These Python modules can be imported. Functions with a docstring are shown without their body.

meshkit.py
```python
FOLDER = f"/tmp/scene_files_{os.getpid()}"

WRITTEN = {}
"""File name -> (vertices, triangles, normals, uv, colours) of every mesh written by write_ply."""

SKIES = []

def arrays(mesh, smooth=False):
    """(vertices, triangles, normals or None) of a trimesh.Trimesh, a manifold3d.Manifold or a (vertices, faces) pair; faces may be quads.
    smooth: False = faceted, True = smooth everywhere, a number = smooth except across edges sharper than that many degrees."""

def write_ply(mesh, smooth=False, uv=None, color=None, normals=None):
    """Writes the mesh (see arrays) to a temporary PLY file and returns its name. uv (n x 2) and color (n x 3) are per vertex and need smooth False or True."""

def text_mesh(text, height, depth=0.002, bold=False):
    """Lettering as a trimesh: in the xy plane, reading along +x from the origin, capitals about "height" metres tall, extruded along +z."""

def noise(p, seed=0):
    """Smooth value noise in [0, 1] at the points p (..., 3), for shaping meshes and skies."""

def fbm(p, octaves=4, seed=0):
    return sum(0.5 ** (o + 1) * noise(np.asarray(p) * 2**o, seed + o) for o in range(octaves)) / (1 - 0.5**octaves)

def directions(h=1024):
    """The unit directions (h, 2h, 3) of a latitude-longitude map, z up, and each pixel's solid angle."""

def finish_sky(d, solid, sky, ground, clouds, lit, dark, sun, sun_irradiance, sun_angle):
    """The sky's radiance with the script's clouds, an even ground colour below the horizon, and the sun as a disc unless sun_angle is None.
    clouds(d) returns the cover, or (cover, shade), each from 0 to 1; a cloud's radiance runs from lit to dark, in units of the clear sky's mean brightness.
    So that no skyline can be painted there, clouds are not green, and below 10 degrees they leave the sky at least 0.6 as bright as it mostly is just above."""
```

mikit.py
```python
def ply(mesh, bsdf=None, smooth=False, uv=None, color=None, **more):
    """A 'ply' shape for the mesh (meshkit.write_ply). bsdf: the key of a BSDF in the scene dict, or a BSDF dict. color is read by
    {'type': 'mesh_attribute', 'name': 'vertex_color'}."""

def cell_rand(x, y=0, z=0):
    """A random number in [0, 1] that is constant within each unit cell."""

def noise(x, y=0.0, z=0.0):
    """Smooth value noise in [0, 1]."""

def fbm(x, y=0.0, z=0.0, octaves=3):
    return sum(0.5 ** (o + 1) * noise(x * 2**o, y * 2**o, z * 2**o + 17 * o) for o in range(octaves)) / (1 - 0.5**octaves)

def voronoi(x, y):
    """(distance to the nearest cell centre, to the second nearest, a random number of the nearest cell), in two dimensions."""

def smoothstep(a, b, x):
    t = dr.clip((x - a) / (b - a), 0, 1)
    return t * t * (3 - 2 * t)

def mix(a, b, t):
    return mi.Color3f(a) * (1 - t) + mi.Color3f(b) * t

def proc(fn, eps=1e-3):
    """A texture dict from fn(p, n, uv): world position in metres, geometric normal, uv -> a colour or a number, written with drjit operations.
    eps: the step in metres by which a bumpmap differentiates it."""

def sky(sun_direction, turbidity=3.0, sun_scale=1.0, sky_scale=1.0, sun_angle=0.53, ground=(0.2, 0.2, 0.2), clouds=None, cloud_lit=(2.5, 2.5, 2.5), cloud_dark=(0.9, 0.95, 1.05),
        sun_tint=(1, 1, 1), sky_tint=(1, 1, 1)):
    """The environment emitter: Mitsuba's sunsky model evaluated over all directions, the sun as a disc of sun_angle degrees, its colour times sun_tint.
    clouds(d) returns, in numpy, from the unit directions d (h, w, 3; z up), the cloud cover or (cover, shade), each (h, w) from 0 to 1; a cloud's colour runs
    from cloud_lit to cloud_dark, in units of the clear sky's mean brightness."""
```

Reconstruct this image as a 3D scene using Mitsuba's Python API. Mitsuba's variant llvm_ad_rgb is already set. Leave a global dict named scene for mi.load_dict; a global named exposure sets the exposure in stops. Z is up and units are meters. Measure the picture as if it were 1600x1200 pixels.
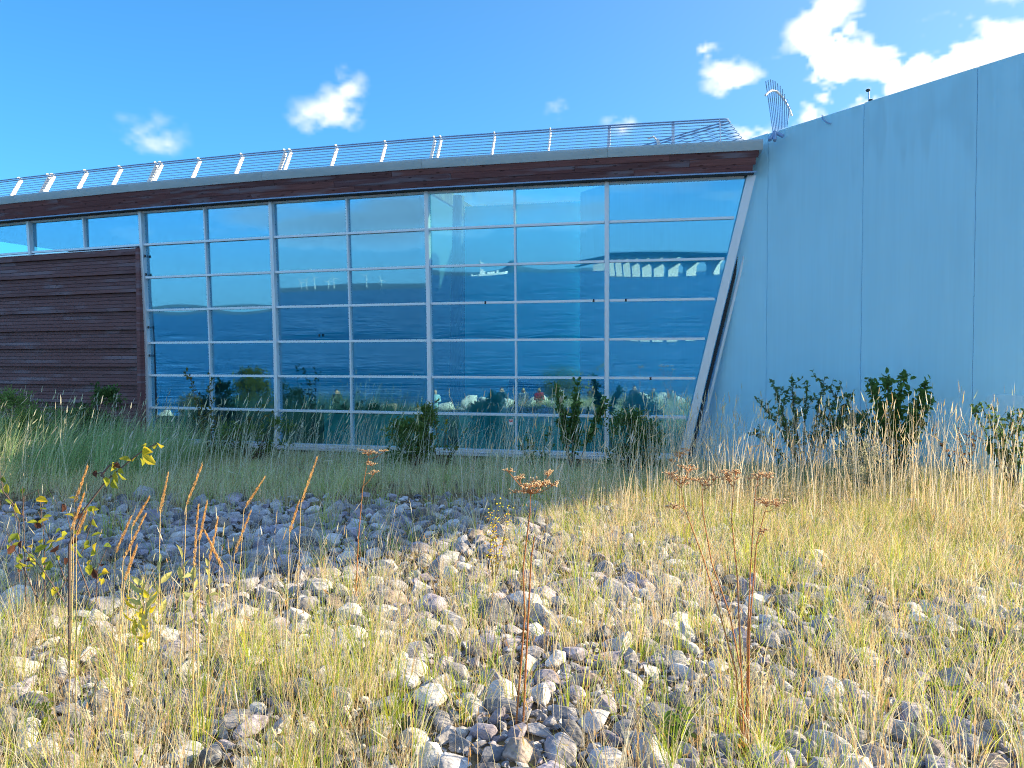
import math, numpy as np, trimesh, manifold3d as m3, drjit as dr, mitsuba as mi, mikit, meshkit
from mikit import noise, fbm, smoothstep, mix, voronoi
T = mi.ScalarTransform4f
scene, labels = {}, {}
V = lambda *a: np.array(a, float)

# ------------------------------------------------------------------ camera, sky, exposure
EYE, FPX, PITCH = V(0, 0, 1.6), 1200.0, math.atan(35 / 1200)
FWD, UPV = V(0, math.cos(PITCH), -math.sin(PITCH)), V(0, math.sin(PITCH), math.cos(PITCH))
scene['camera'] = {'type': 'perspective', 'fov': math.degrees(2 * math.atan(800 / FPX)), 'fov_axis': 'x', 'near_clip': 0.05, 'far_clip': 30000.0,
                   'to_world': T().look_at(origin=EYE.tolist(), target=(EYE + FWD).tolist(), up=[0, 0, 1])}
exposure = 2.65
SAZ, SEL = math.radians(83), math.radians(23)
SUN = V(math.sin(SAZ) * math.cos(SEL), math.cos(SAZ) * math.cos(SEL), math.sin(SEL))


def pix_dir(px, py):
    d = FWD + (px - 800) / FPX * V(1, 0, 0) - (py - 600) / FPX * UPV
    return d / np.linalg.norm(d)


HAZE = .52


def clouds(d):
    az = np.degrees(np.arctan2(d[..., 0], d[..., 1]))
    el = np.degrees(np.arcsin(np.clip(d[..., 2], -1, 1)))
    n1 = meshkit.fbm(d * [9, 9, 16] + 3.1, 6, 3)
    n2 = meshkit.fbm(d * [26, 26, 34] + 7.7, 5, 8)
    n3 = meshkit.fbm(d * [62, 62, 74] + 1.3 + 1.2 * n2[..., None], 4, 13)
    n = 0.42 * n1 + 0.33 * n2 + .25 * n3
    def blob(a, e, ra, re):
        return np.exp(-((az - a) / ra) ** 2 - ((el - e) / re) ** 2)
    # one bank of cumulus low in the sun's direction, a few small puffs left of it
    m = blob(28, 16.5, 7.0, 3.6) + .95 * blob(22.4, 20.0, 2.3, 3.6) + 1.0 * blob(37, 17.0, 8, 4.0) + .8 * blob(54, 18, 12, 7)
    m += .34 * blob(-14.2, 16.2, 2.2, 1.9) + .37 * blob(-12.0, 18.4, 1.6, 2.3) + .27 * blob(-25.0, 14.6, 2.6, 1.7) + .47 * blob(15.9, 19.0, 2.3, 1.7) + .55 * blob(13.8, 21.3, 1.3, 1.1) + .45 * blob(8.2, 16.9, 1.6, 1.2) + .7 * blob(16.9, 15.4, 1.5, .9) + .25 * blob(3.2, 18.4, 1.2, 1.6)
    cov = smooth01(0.10, 0.85, m * (n * 10.5 - 4.5))
    # the air whitens towards the sun
    ang = np.degrees(np.arccos(np.clip(d @ SUN, -1, 1)))
    cov = np.maximum(cov, HAZE * np.exp(-(ang / 47.0) ** 2))
    # soft broken layer over the strait, away from the sun
    far = smooth01(100, 140, np.abs(az)) * smooth01(.5, 5, el)
    s1 = meshkit.fbm(d * [5, 5, 14] + 11.0, 6, 21)
    soft = 0.85 * smooth01(0.36, 0.58, s1) * far
    cov = np.maximum(cov, soft)
    shade = np.clip(far * (0.50 + 1.3 * (s1 - .5)), 0, 1)
    low = .5 * (1 - smooth01(0, 10, el))          # pale air along the horizon
    shade = np.where(low > cov, .75, shade); cov = np.maximum(cov, low)
    return cov, shade


def smooth01(a, b, x):
    t = np.clip((x - a) / (b - a), 0, 1)
    return t * t * (3 - 2 * t)


scene['sky'] = mikit.sky(SUN.tolist(), turbidity=2.2, sun_scale=1.4, sky_scale=1.18, clouds=clouds, cloud_lit=(2.6, 2.7, 2.75), cloud_dark=(0.72, 1.0, 1.25), sun_tint=(1.0, .99, .98), sky_tint=(0.34, .88, 1.28))

# ------------------------------------------------------------------ helpers
class MB:
    """collects triangles, optionally with colours"""
    def __init__(self): self.v, self.f, self.c, self.n = [], [], [], 0
    def add(self, v, f, c=None):
        v, f = np.asarray(v, float), np.asarray(f, int)
        if f.shape[1] == 4: f = np.vstack([f[:, [0, 1, 2]], f[:, [0, 2, 3]]])
        self.v.append(v); self.f.append(f + self.n); self.n += len(v)
        if c is not None: self.c.append(np.broadcast_to(np.asarray(c, float), (len(v), 3)))
        return self
    def get(self): return np.vstack(self.v), np.vstack(self.f)
    def col(self): return np.vstack(self.c) if self.c else None


USED = {}


def newkey(name):
    if name not in USED:
        USED[name] = 0
        return name
    USED[name] += 1
    return f'{name}_{USED[name]:03d}'


def put(name, mesh, bsdf, parent=None, smooth=False, color=None, to_world=None, stuff=False, **k):
    key = newkey(parent + '__' + name if parent else name)
    if isinstance(mesh, MB):
        if color is None: color = mesh.col()
        mesh = mesh.get()
    d = mesh if isinstance(mesh, dict) else mikit.ply(mesh, bsdf, smooth=smooth, color=color, **k)
    d = dict(d)
    if isinstance(mesh, dict): d['bsdf'] = {'type': 'ref', 'id': bsdf}
    if to_world is not None: d['to_world'] = to_world
    scene[key] = d
    if stuff: labels[key] = {'kind': 'stuff'}
    return key


def tag(key, label=None, cat=None, group=None, kind=None):
    d = labels.setdefault(key, {})
    for a, b in (('label', label), ('category', cat), ('group', group), ('kind', kind)):
        if b: d[a] = b
    return key


def thing(name, label, cat, group=None):
    return tag(newkey(name), label, cat, group)


HEX = np.array([[0, 3, 2, 1], [4, 5, 6, 7], [0, 1, 5, 4], [1, 2, 6, 5], [2, 3, 7, 6], [3, 0, 4, 7]])


def hexa(a, b, c, d, off):
    """a quad a b c d (counter-clockwise seen from outside) pushed by off into a solid"""
    q = np.array([a, b, c, d], float)
    return np.vstack([q, q + off]), HEX


def bar(p0, p1, w, h, side):
    """box from p0 to p1, w wide along side, h along the third axis"""
    p0, p1, side = map(lambda x: np.asarray(x, float), (p0, p1, side))
    ax = (p1 - p0) / np.linalg.norm(p1 - p0)
    s = side - ax * (side @ ax); s /= np.linalg.norm(s)
    t = np.cross(ax, s)
    q = [p0 + s * w / 2 * i + t * h / 2 * j for i, j in ((-1, -1), (1, -1), (1, 1), (-1, 1))]
    q2 = [p + (p1 - p0) for p in q]
    return np.array(q + q2), HEX


def tube(pts, rad, sides=6, cap=True):
    p = np.asarray(pts, float)
    r = np.broadcast_to(np.asarray(rad, float), (len(p),))
    t = np.gradient(p, axis=0); t /= np.linalg.norm(t, axis=1, keepdims=True) + 1e-12
    ref = np.where(np.abs(t[:, 2:]) < .9, [[0, 0, 1.0]], [[1.0, 0, 0]]) if np.abs(t[:, 2]).max() < .9 else np.tile([[0.31, .95, 0]] if abs(t[0, 2]) >= .5 else [[0, 0, 1.0]], (len(p), 1))
    a = np.cross(t, ref); a /= np.linalg.norm(a, axis=1, keepdims=True) + 1e-12
    b = np.cross(t, a)
    ang = np.arange(sides) * 2 * np.pi / sides
    v = (p[:, None] + r[:, None, None] * (np.cos(ang)[None, :, None] * a[:, None] + np.sin(ang)[None, :, None] * b[:, None])).reshape(-1, 3)
    i, j = np.meshgrid(np.arange(len(p) - 1), np.arange(sides), indexing='ij')
    q = np.stack([i * sides + j, i * sides + (j + 1) % sides, (i + 1) * sides + (j + 1) % sides, (i + 1) * sides + j], -1).reshape(-1, 4)
    f = np.vstack([q[:, [0, 1, 2]], q[:, [0, 2, 3]]])
    if cap:
        n = len(v)
        v = np.vstack([v, p[:1], p[-1:]])
        k = np.arange(sides)
        f = np.vstack([f, np.stack([(k + 1) % sides, k, k * 0 + n], 1), np.stack([k + (len(p) - 1) * sides, (k + 1) % sides + (len(p) - 1) * sides, k * 0 + n + 1], 1)])
    return v, f


def sweep(frames, prof):
    """frames: list of (origin, outward dir, up dir); prof: closed polygon (out, up)"""
    k = len(prof)
    v = np.vstack([[o + u * a + w * b for a, b in prof] for o, u, w in frames])
    f = []
    for i in range(len(frames) - 1):
        for j in range(k):
            f.append([i * k + j, i * k + (j + 1) % k, (i + 1) * k + (j + 1) % k, (i + 1) * k + j])
    f = np.array(f); f = np.vstack([f[:, [0, 1, 2]], f[:, [0, 2, 3]]])
    e = (len(frames) - 1) * k
    caps = [[0, j + 1, j] for j in range(1, k - 1)] + [[e, e + j, e + j + 1] for j in range(1, k - 1)]
    return v, np.vstack([f, caps])


# ------------------------------------------------------------------ materials
def two(b): return {'type': 'twosided', 'b': b}
def rgb(*c): return {'type': 'rgb', 'value': list(map(float, c))}
def prin(col, rough=.6, metal=0.0, spec=.5, **k): return {'type': 'principled', 'base_color': col if isinstance(col, dict) else rgb(*col), 'roughness': rough, 'metallic': metal, 'specular': spec, **k}
def mat(name, b): scene[name] = b; return name
VC = {'type': 'mesh_attribute', 'name': 'vertex_color'}

mat('m_leaf', {'type': 'principledthin', 'base_color': VC, 'roughness': .55, 'diff_trans': 1.0, 'spec_trans': 0.0, 'eta': 1.35})
mat('m_vc', two(prin(VC, .75, 0, .3)))
mat('m_alu', two(prin((.68, .76, .84), .38, .3, .5)))
mat('m_rail', two(prin((.22, .36, .58), .4, .2, .5)))
mat('m_white', two(prin((.82, .82, .80), .45)))
mat('m_black', two(prin((.02, .022, .025), .5)))
mat('m_dark', two(prin((.03, .04, .05), .8)))
mat('m_glass', {'type': 'thindielectric', 'int_ior': 4.2, 'specular_reflectance': rgb(.33, .73, 1.0), 'specular_transmittance': rgb(.40, 1.0, 1.0)})
mat('m_skylight', {'type': 'thindielectric', 'int_ior': 1.5})  # glazing of the roof opening added to light the rooms
mat('m_teal', two(prin((.05, .48, .55), .7)))
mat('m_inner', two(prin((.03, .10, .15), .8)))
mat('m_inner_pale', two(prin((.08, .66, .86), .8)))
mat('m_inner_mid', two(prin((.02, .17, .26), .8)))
mat('m_column', two(prin((.01, .02, .05), .5)))


def concrete_fn(p, n, uv):
    # s: distance along the wall, big vertical streaks and faint board grain
    s = p.x * .742 - p.y * .67
    streak = fbm(s * 7.0, p.z * .35, 0.0, 4)
    fine = fbm(s * 30.0, p.z * 1.3, 3.0, 3)
    blot = fbm(s * .9, p.z * .6, 5.0, 4)
    top = 6.08 + .105 * (s + 6.45)      # the crown of the wall
    drip = noise(s * 5.0, 0.0, 9.0) * .9 + noise(s * 13.0, 1.0, 2.0) * .5
    wet = smoothstep(.12, .5, drip * .9 - dr.abs(top - p.z - .55) * .75) * smoothstep(.40, .62, blot + .05)
    low = smoothstep(1.0, 0.0, p.z + .2 * noise(s * 4.0, 0, 0))
    c = mix((.35, .715, .91), (.38, .74, .925), streak)
    c = c * (0.97 + .06 * fine) * (0.95 + .10 * blot)
    c = c * (1 - .08 * wet)
    return mix(c, c * mi.Color3f(1.12, 1.1, 1.08), low)


mat('m_concrete', two({'type': 'bumpmap', 'arbitrary': mikit.proc(lambda p, n, uv: fbm(p.x * 25, p.y * 25, p.z * 25, 3) * .6 + .4 * noise((p.x * .742 - p.y * .67) * 9, p.z * .8, 0), eps=4e-3), 'scale': .004,
                        'b': prin(mikit.proc(concrete_fn), .85, 0, .25)}))


def wood_fn(a, b, seed):
    def fn(p, n, uv):
        s = p.x * .96 - p.y * .28
        g = fbm(s * 2.2 + seed, p.z * 85.0, p.y * 3.0, 4)
        w = fbm(s * 1.1 + seed * 3, p.z * 11.0, 0.0, 4)
        c = mix(a, b, g)
        c = mix(c, mi.Color3f(.19, .20, .26), smoothstep(.50, .78, w) * .60)
        knot = smoothstep(.11, .03, voronoi(s * 1.7 + seed, p.z * 6.0)[0])
        return c * (1 - .6 * knot)
    return fn


def clad_fn(seed):
    def fn(p, n, uv):
        s = p.x * .96 - p.y * .28
        row = dr.floor((4.24 - p.z) / .0926)
        seg = dr.floor(s / 3.8 + mikit.cell_rand(row, seed, 3.0) * 4)
        tone = mikit.cell_rand(row, seg, seed)
        g = fbm(s * 3.0 + tone * 50, p.z * 120.0, p.y * 3.0, 4)
        c = mix((.075, .032, .036), (.20, .105, .11), g * .75 + .25 * tone)
        w = fbm(s * .8 + tone * 20, row * 1.7, seed, 3)
        c = mix(c, mi.Color3f(.24, .25, .32), smoothstep(.5, .8, w) * .38)
        knot = smoothstep(.10, .03, voronoi(s * 1.6 + seed, p.z * 7.0)[0])
        return c * (1 - .6 * knot)
    return fn


CLADS = [mat(f'm_clad{i}', two(prin(mikit.proc(clad_fn(2.0 + i)), .65, 0, .35))) for i in range(2)]
WOODS = []
for i, (a, b) in enumerate([((.085, .036, .042), (.20, .095, .105)), ((.065, .03, .036), (.16, .08, .09)), ((.10, .042, .045), (.23, .11, .115)), ((.075, .038, .05), (.18, .10, .12))]):
    WOODS.append(mat(f'm_wood{i}', two({'type': 'bumpmap', 'arbitrary': mikit.proc(lambda p, n, uv: fbm((p.x * .96 - p.y * .28) * 3, p.z * 90, 0.0, 3), eps=3e-3), 'scale': .003, 'b': prin(mikit.proc(wood_fn(a, b, 3.7 * i)), .7, 0, .3)})))
mat('m_coping', two(prin(mikit.proc(lambda p, n, uv: mix((.30, .40, .45), (.42, .52, .56), fbm((p.x) * 1.2, p.z * 9, p.y * 2, 4))), .5, .15, .5)))


def soil_fn(p, n, uv):
    a = fbm(p.x * 2.2, p.y * 2.2, 0.0, 4)
    b = fbm(p.x * 22, p.y * 22, 2.0, 3)
    c = mix((.055, .045, .032), (.17, .135, .085), b)
    litter = smoothstep(.5, .72, fbm(p.x * 9 + 40 * a, p.y * 14, 1.0, 3))
    return mix(c, mi.Color3f(.30, .24, .13), litter * .55)


mat('m_soil', two({'type': 'bumpmap', 'arbitrary': mikit.proc(lambda p, n, uv: fbm(p.x * 18, p.y * 18, 0.0, 4), eps=4e-3), 'scale': .03, 'b': prin(mikit.proc(soil_fn), .95, 0, .1)}))


def stone_fn(a, b, spot, seed):
    def fn(p, n, uv):
        g = fbm(p.x * 11 + seed, p.y * 11, p.z * 13, 4)
        f = fbm(p.x * 70, p.y * 70, p.z * 70 + seed, 3)
        vein = smoothstep(.035, .0, dr.abs(fbm(p.x * 6 + seed, p.y * 6, p.z * 9 + 4, 3) - .52))
        c = mix(a, b, smoothstep(.3, .7, g)) * (.72 + .56 * f)
        c = mix(c, mi.Color3f(spot), smoothstep(.62, .72, fbm(p.x * 26, p.y * 26, p.z * 26 + seed, 3)) * .55)
        c = mix(c, c * 1.35, vein * .6)
        return c * mi.Color3f(1.08, 1.17, 1.34) * (.75 + .25 * smoothstep(.25, .5, fbm(p.x * 4 + seed, p.y * 4, 1.0, 2)))
    return fn


STONES = []
for i, (nm, a, b, s) in enumerate([('grey', (.22, .215, .22), (.37, .36, .36), (.10, .10, .11)), ('lilac grey', (.25, .225, .25), (.39, .36, .385), (.13, .11, .13)), ('pale cream', (.50, .47, .42), (.66, .63, .57), (.30, .28, .25)),
                                   ('dark slate', (.10, .105, .115), (.20, .205, .215), (.34, .34, .33)), ('brownish', (.23, .185, .15), (.36, .30, .25), (.12, .10, .09)), ('light grey', (.36, .355, .35), (.52, .51, .49), (.20, .20, .20))]):
    STONES.append((nm, mat(f'm_stone{i}', two({'type': 'bumpmap', 'arbitrary': mikit.proc(lambda p, n, uv: fbm(p.x * 38, p.y * 38, p.z * 38, 3), eps=2e-3), 'scale': .010, 'b': prin(mikit.proc(stone_fn(a, b, s, 5.3 * i)), .85, 0, .25)}))))
mat('m_boulder', two(prin(mikit.proc(lambda p, n, uv: mix((.56, .52, .45), (.80, .76, .68), fbm(p.x * 1.5, p.y * 1.5, p.z * 2, 5))), .9, 0, .2)))
mat('m_boulder_red', two(prin(mikit.proc(lambda p, n, uv: mix((.52, .30, .21), (.72, .50, .38), fbm(p.x * 1.5, p.y * 1.5, p.z * 2, 5))), .9, 0, .2)))


def wave_fn(p, n, uv):
    x, y = p.x * .8 - p.y * .6, p.x * .6 + p.y * .8
    return 1.5 * fbm(x * .014 + .5 * noise(x * .01, y * .02), y * .032, 0.0, 4) + .34 * fbm(x * .08, y * .25, 4.0, 3)


mat('m_sea', two({'type': 'bumpmap', 'arbitrary': mikit.proc(wave_fn, eps=5e-2), 'scale': 14.0, 'b': prin((.001, .075, .19), .035, 0, .55)}))
mat('m_hill', two(prin((.05, .11, .17), .95, 0, .1)))
mat('m_bridge', two(prin((.60, .60, .58), .8)))
mat('m_deck', two(prin((.14, .28, .30), .8)))
mat('m_red', two(prin((.75, .06, .08), .6)))
# ------------------------------------------------------------------ ground, sea, far coast
def ramp(x, xs, zs):
    xs, zs = np.asarray(xs, float), np.asarray(zs, float)
    i = np.clip(np.searchsorted(xs, x) - 1, 0, len(xs) - 2)
    t = np.clip((x - xs[i]) / (xs[i + 1] - xs[i]), 0, 1); t = t * t * (3 - 2 * t)
    return zs[i] * (1 - t) + zs[i + 1] * t


def gz(x, y):
    x, y = np.asarray(x, float), np.asarray(y, float)
    u = -.6 * x - .8 * y
    z = ramp(u, [-40, -13, -4, -1, 0, 6, 10.5, 13, 18, 30], [-.5, -.48, -.30, -.40, -.58, -1.35, -1.92, -2.0, -4.0, -7.0])
    p = np.stack([x, y, 0 * x], -1)
    near = np.exp(-np.maximum(u - 4, 0) / 3)
    z = z + (.22 * (meshkit.fbm(p * .45, 3, 5) - .5) + .07 * (meshkit.noise(p * 2.3, 6) - .5)) * near
    return z + .14 * np.exp(-(((x - 7) / 3) ** 2 + ((y - 12) / 3) ** 2))


gx = np.concatenate([-np.geomspace(400, 15, 40), np.arange(-14.4, 15, .12), np.geomspace(15.5, 400, 40)])
gy = np.concatenate([-np.geomspace(120, 3, 40), np.arange(-2.8, 17, .12), np.geomspace(17.5, 400, 40)])
XX, YY = np.meshgrid(gx, gy)
ZZ = gz(XX, YY)
i, j = np.meshgrid(np.arange(len(gy) - 1), np.arange(len(gx) - 1), indexing='ij')
q = np.stack([i * len(gx) + j, i * len(gx) + j + 1, (i + 1) * len(gx) + j + 1, (i + 1) * len(gx) + j], -1).reshape(-1, 4)
tag(put('ground', (np.stack([XX, YY, ZZ], -1).reshape(-1, 3), q), 'm_soil', smooth=True), kind='structure')
SEA = -3.2
th = np.linspace(0, 2 * np.pi, 97)[:-1]
rr = np.array([3, 30, 200, 1500, 14000.0])
v = np.vstack([np.stack([r * np.cos(th) - 60, r * np.sin(th) - 90, 0 * th + SEA], 1) for r in rr])
f = [[a * 96 + k, (a + 1) * 96 + k, (a + 1) * 96 + (k + 1) % 96, a * 96 + (k + 1) % 96] for a in range(4) for k in range(96)]
f = np.array(f); f = np.vstack([f[:, [0, 1, 2]], f[:, [0, 2, 3]], [[0, k, k + 1] for k in range(1, 95)]])
tag(put('sea', (v, f), 'm_sea'), kind='structure')


def seaward(deg, dist):
    """a point over the water, deg to the left of straight behind the camera"""
    a = math.radians(deg)
    return V(-math.sin(a) * dist, -math.cos(a) * dist, SEA)


degs = np.linspace(8, 88, 700)
hh = 8 + 40 * meshkit.fbm(np.stack([degs * .22, degs * 0, degs * 0], 1), 5, 31) ** 1.5 + 46 * np.exp(-((degs - 26.0) / .55) ** 2) + 22 * np.exp(-((degs - 44) / 6) ** 2)
rows = []
for k, (fr, d) in enumerate([(-.2, 5000), (.55, 5200), (1.0, 5600), (.7, 6200), (-.2, 6800)]):
    rows.append(np.stack([-np.sin(np.radians(degs)) * d, -np.cos(np.radians(degs)) * d, SEA + hh * fr * smooth01(8, 16, degs)], 1))
n = len(degs)
f = np.array([[a * n + k, a * n + k + 1, (a + 1) * n + k + 1, (a + 1) * n + k] for a in range(4) for k in range(n - 1)])
tag(put('hills', (np.vstack(rows), f), 'm_hill', smooth=True), kind='structure')

# ------------------------------------------------------------------ the glass building
NODES = np.array([(-16.2, 21.8), (-12.67, 20.4), (-9.1, 19.1), (-5.54, 17.95), (-1.83, 16.88), (1.97, 16.0), (4.92, 15.44)])
Z0, ROW = -.35, .805
TILT = [.2, .2, 1.2, 2.2, 2.6, 2.8, 2.9]
OFFS = np.concatenate([[0], np.cumsum([ROW * math.tan(math.radians(t)) for t in TILT])]) - .1
def off(z): return np.interp(z, Z0 + ROW * np.arange(8), OFFS)
DIRS = np.array([(b - a) / np.linalg.norm(b - a) for a, b in zip(NODES[:-1], NODES[1:])])
NOUT = np.stack([DIRS[:, 1], -DIRS[:, 0]], 1)          # outward, towards the camera


def node_n(k):
    a, b = NOUT[max(k - 1, 0)], NOUT[min(k, len(NOUT) - 1)]
    return (a + b) / np.linalg.norm(a + b)


def on(bay, t, z, out=0.0):
    """a point on the facade: bay, fraction of its length, height, metres in front of the glass"""
    n2 = NOUT[bay]
    nn = (1 - t) * node_n(bay) + t * node_n(bay + 1)
    p = NODES[bay] + t * (NODES[bay + 1] - NODES[bay]) + nn * off(z) + n2 * out
    return V(p[0], p[1], z)


house = thing('glass_building', 'long curved building with a blue mirror glass front, dark timber fascia and left timber wall', 'building')
# the raking right edge of the glass front: fraction of the last bay at height z
def rake(z): return np.interp(z, [Z0, Z0 + 7 * ROW], [.49, .915])
BAYT = {0: 2.0, 1: 2.35, 2: 2.95, 3: 3.45, 4: 3.3, -1: 2.0}    # how far the panes of a bay lean out near the top
rng = np.random.default_rng(5)


def pane(bay, r, t0, t1, t0b=None, t1b=None):
    """a sheet of glass, a little bowed and not quite in line with its neighbours; t0b, t1b: the edges at its foot"""
    t0b, t1b = t0 if t0b is None else t0b, t1 if t1b is None else t1b
    za, zb = Z0 + r * ROW, Z0 + (r + 1) * ROW
    want = BAYT[bay - 1] if r > 3 else [.35, .5, .94, min(2.6, BAYT[bay - 1] * .97)][r]
    dl = math.tan(math.radians(want - TILT[r])) * ROW
    bow, sx = rng.uniform(.0002, .0011) * (1 if r > 2 else .5), rng.uniform(-.0010, .0010)
    nu, nv = 9, 7
    g = []
    for b in np.linspace(0, 1, nv):
        z = za + b * (zb - za)
        for a in np.linspace(0, 1, nu):
            t = (t0b + a * (t1b - t0b)) * (1 - b) + (t0 + a * (t1 - t0)) * b
            P = NODES[bay] + t * (NODES[bay + 1] - NODES[bay])
            o = OFFS[r] * (1 - b) + OFFS[r + 1] * b + dl * (b - .5) + bow * math.sin(math.pi * a) * math.sin(math.pi * b) + sx * (a - .5) - .03
            p = P + NOUT[bay] * o
            g.append((p[0], p[1], z))
    f = np.array([[y * nu + x, y * nu + x + 1, (y + 1) * nu + x + 1, (y + 1) * nu + x] for y in range(nv - 1) for x in range(nu - 1)])
    return np.array(g), f


for bay in range(0, 6):
    for r in range(7):
        if bay <= 1 and r < 6: continue
        if bay < 5:
            for t0, t1 in ((0, .5), (.5, 1)):
                put('pane', pane(bay, r, t0, t1), 'm_glass', house, smooth=True)
        else:
            za, zb = Z0 + r * ROW, Z0 + (r + 1) * ROW
            put('pane', pane(bay, r, 0, rake(zb), 0, rake(za)), 'm_glass', house, smooth=True)

LEV = [Z0 + r * ROW for r in range(8)]


def upright(pt, zs, w, d, side):
    """a mullion that follows the lean of the glass: pt(z) is its centre on the glass"""
    rows = []
    for z in zs:
        P, s, n2 = pt(z), V(side[0], side[1], 0), V(side[1], -side[0], 0)
        rows.append([P - s * w / 2 - n2 * .05, P + s * w / 2 - n2 * .05, P + s * w / 2 + n2 * d, P - s * w / 2 + n2 * d])
    v = np.array(rows).reshape(-1, 3)
    f = [[i * 4 + j, i * 4 + (j + 1) % 4, i * 4 + 4 + (j + 1) % 4, i * 4 + 4 + j] for i in range(len(zs) - 1) for j in range(4)]
    e = len(v) - 4
    return v, np.array(f + [[3, 2, 1, 0], [e, e + 1, e + 2, e + 3]])


for k in range(1, 6):       # main mullions between the bays
    z0 = LEV[0] - .1 if k >= 2 else 4.42
    zs = [z0] + [z for z in LEV if z > z0 + .05]
    d2 = DIRS[k - 1] + DIRS[k]; d2 /= np.linalg.norm(d2)
    m = put('mullion', upright(lambda z, k=k: on(k, 0, z), zs, .086, .08, d2), 'm_alu', house)
for k in range(0, 5):       # thin mullions halfway
    zs = [z for z in LEV if k >= 2 or z > 4.4]
    put('thin_mullion', upright(lambda z, k=k: on(k, .5, z), zs, .036, .045, DIRS[k]), 'm_alu', house)
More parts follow.
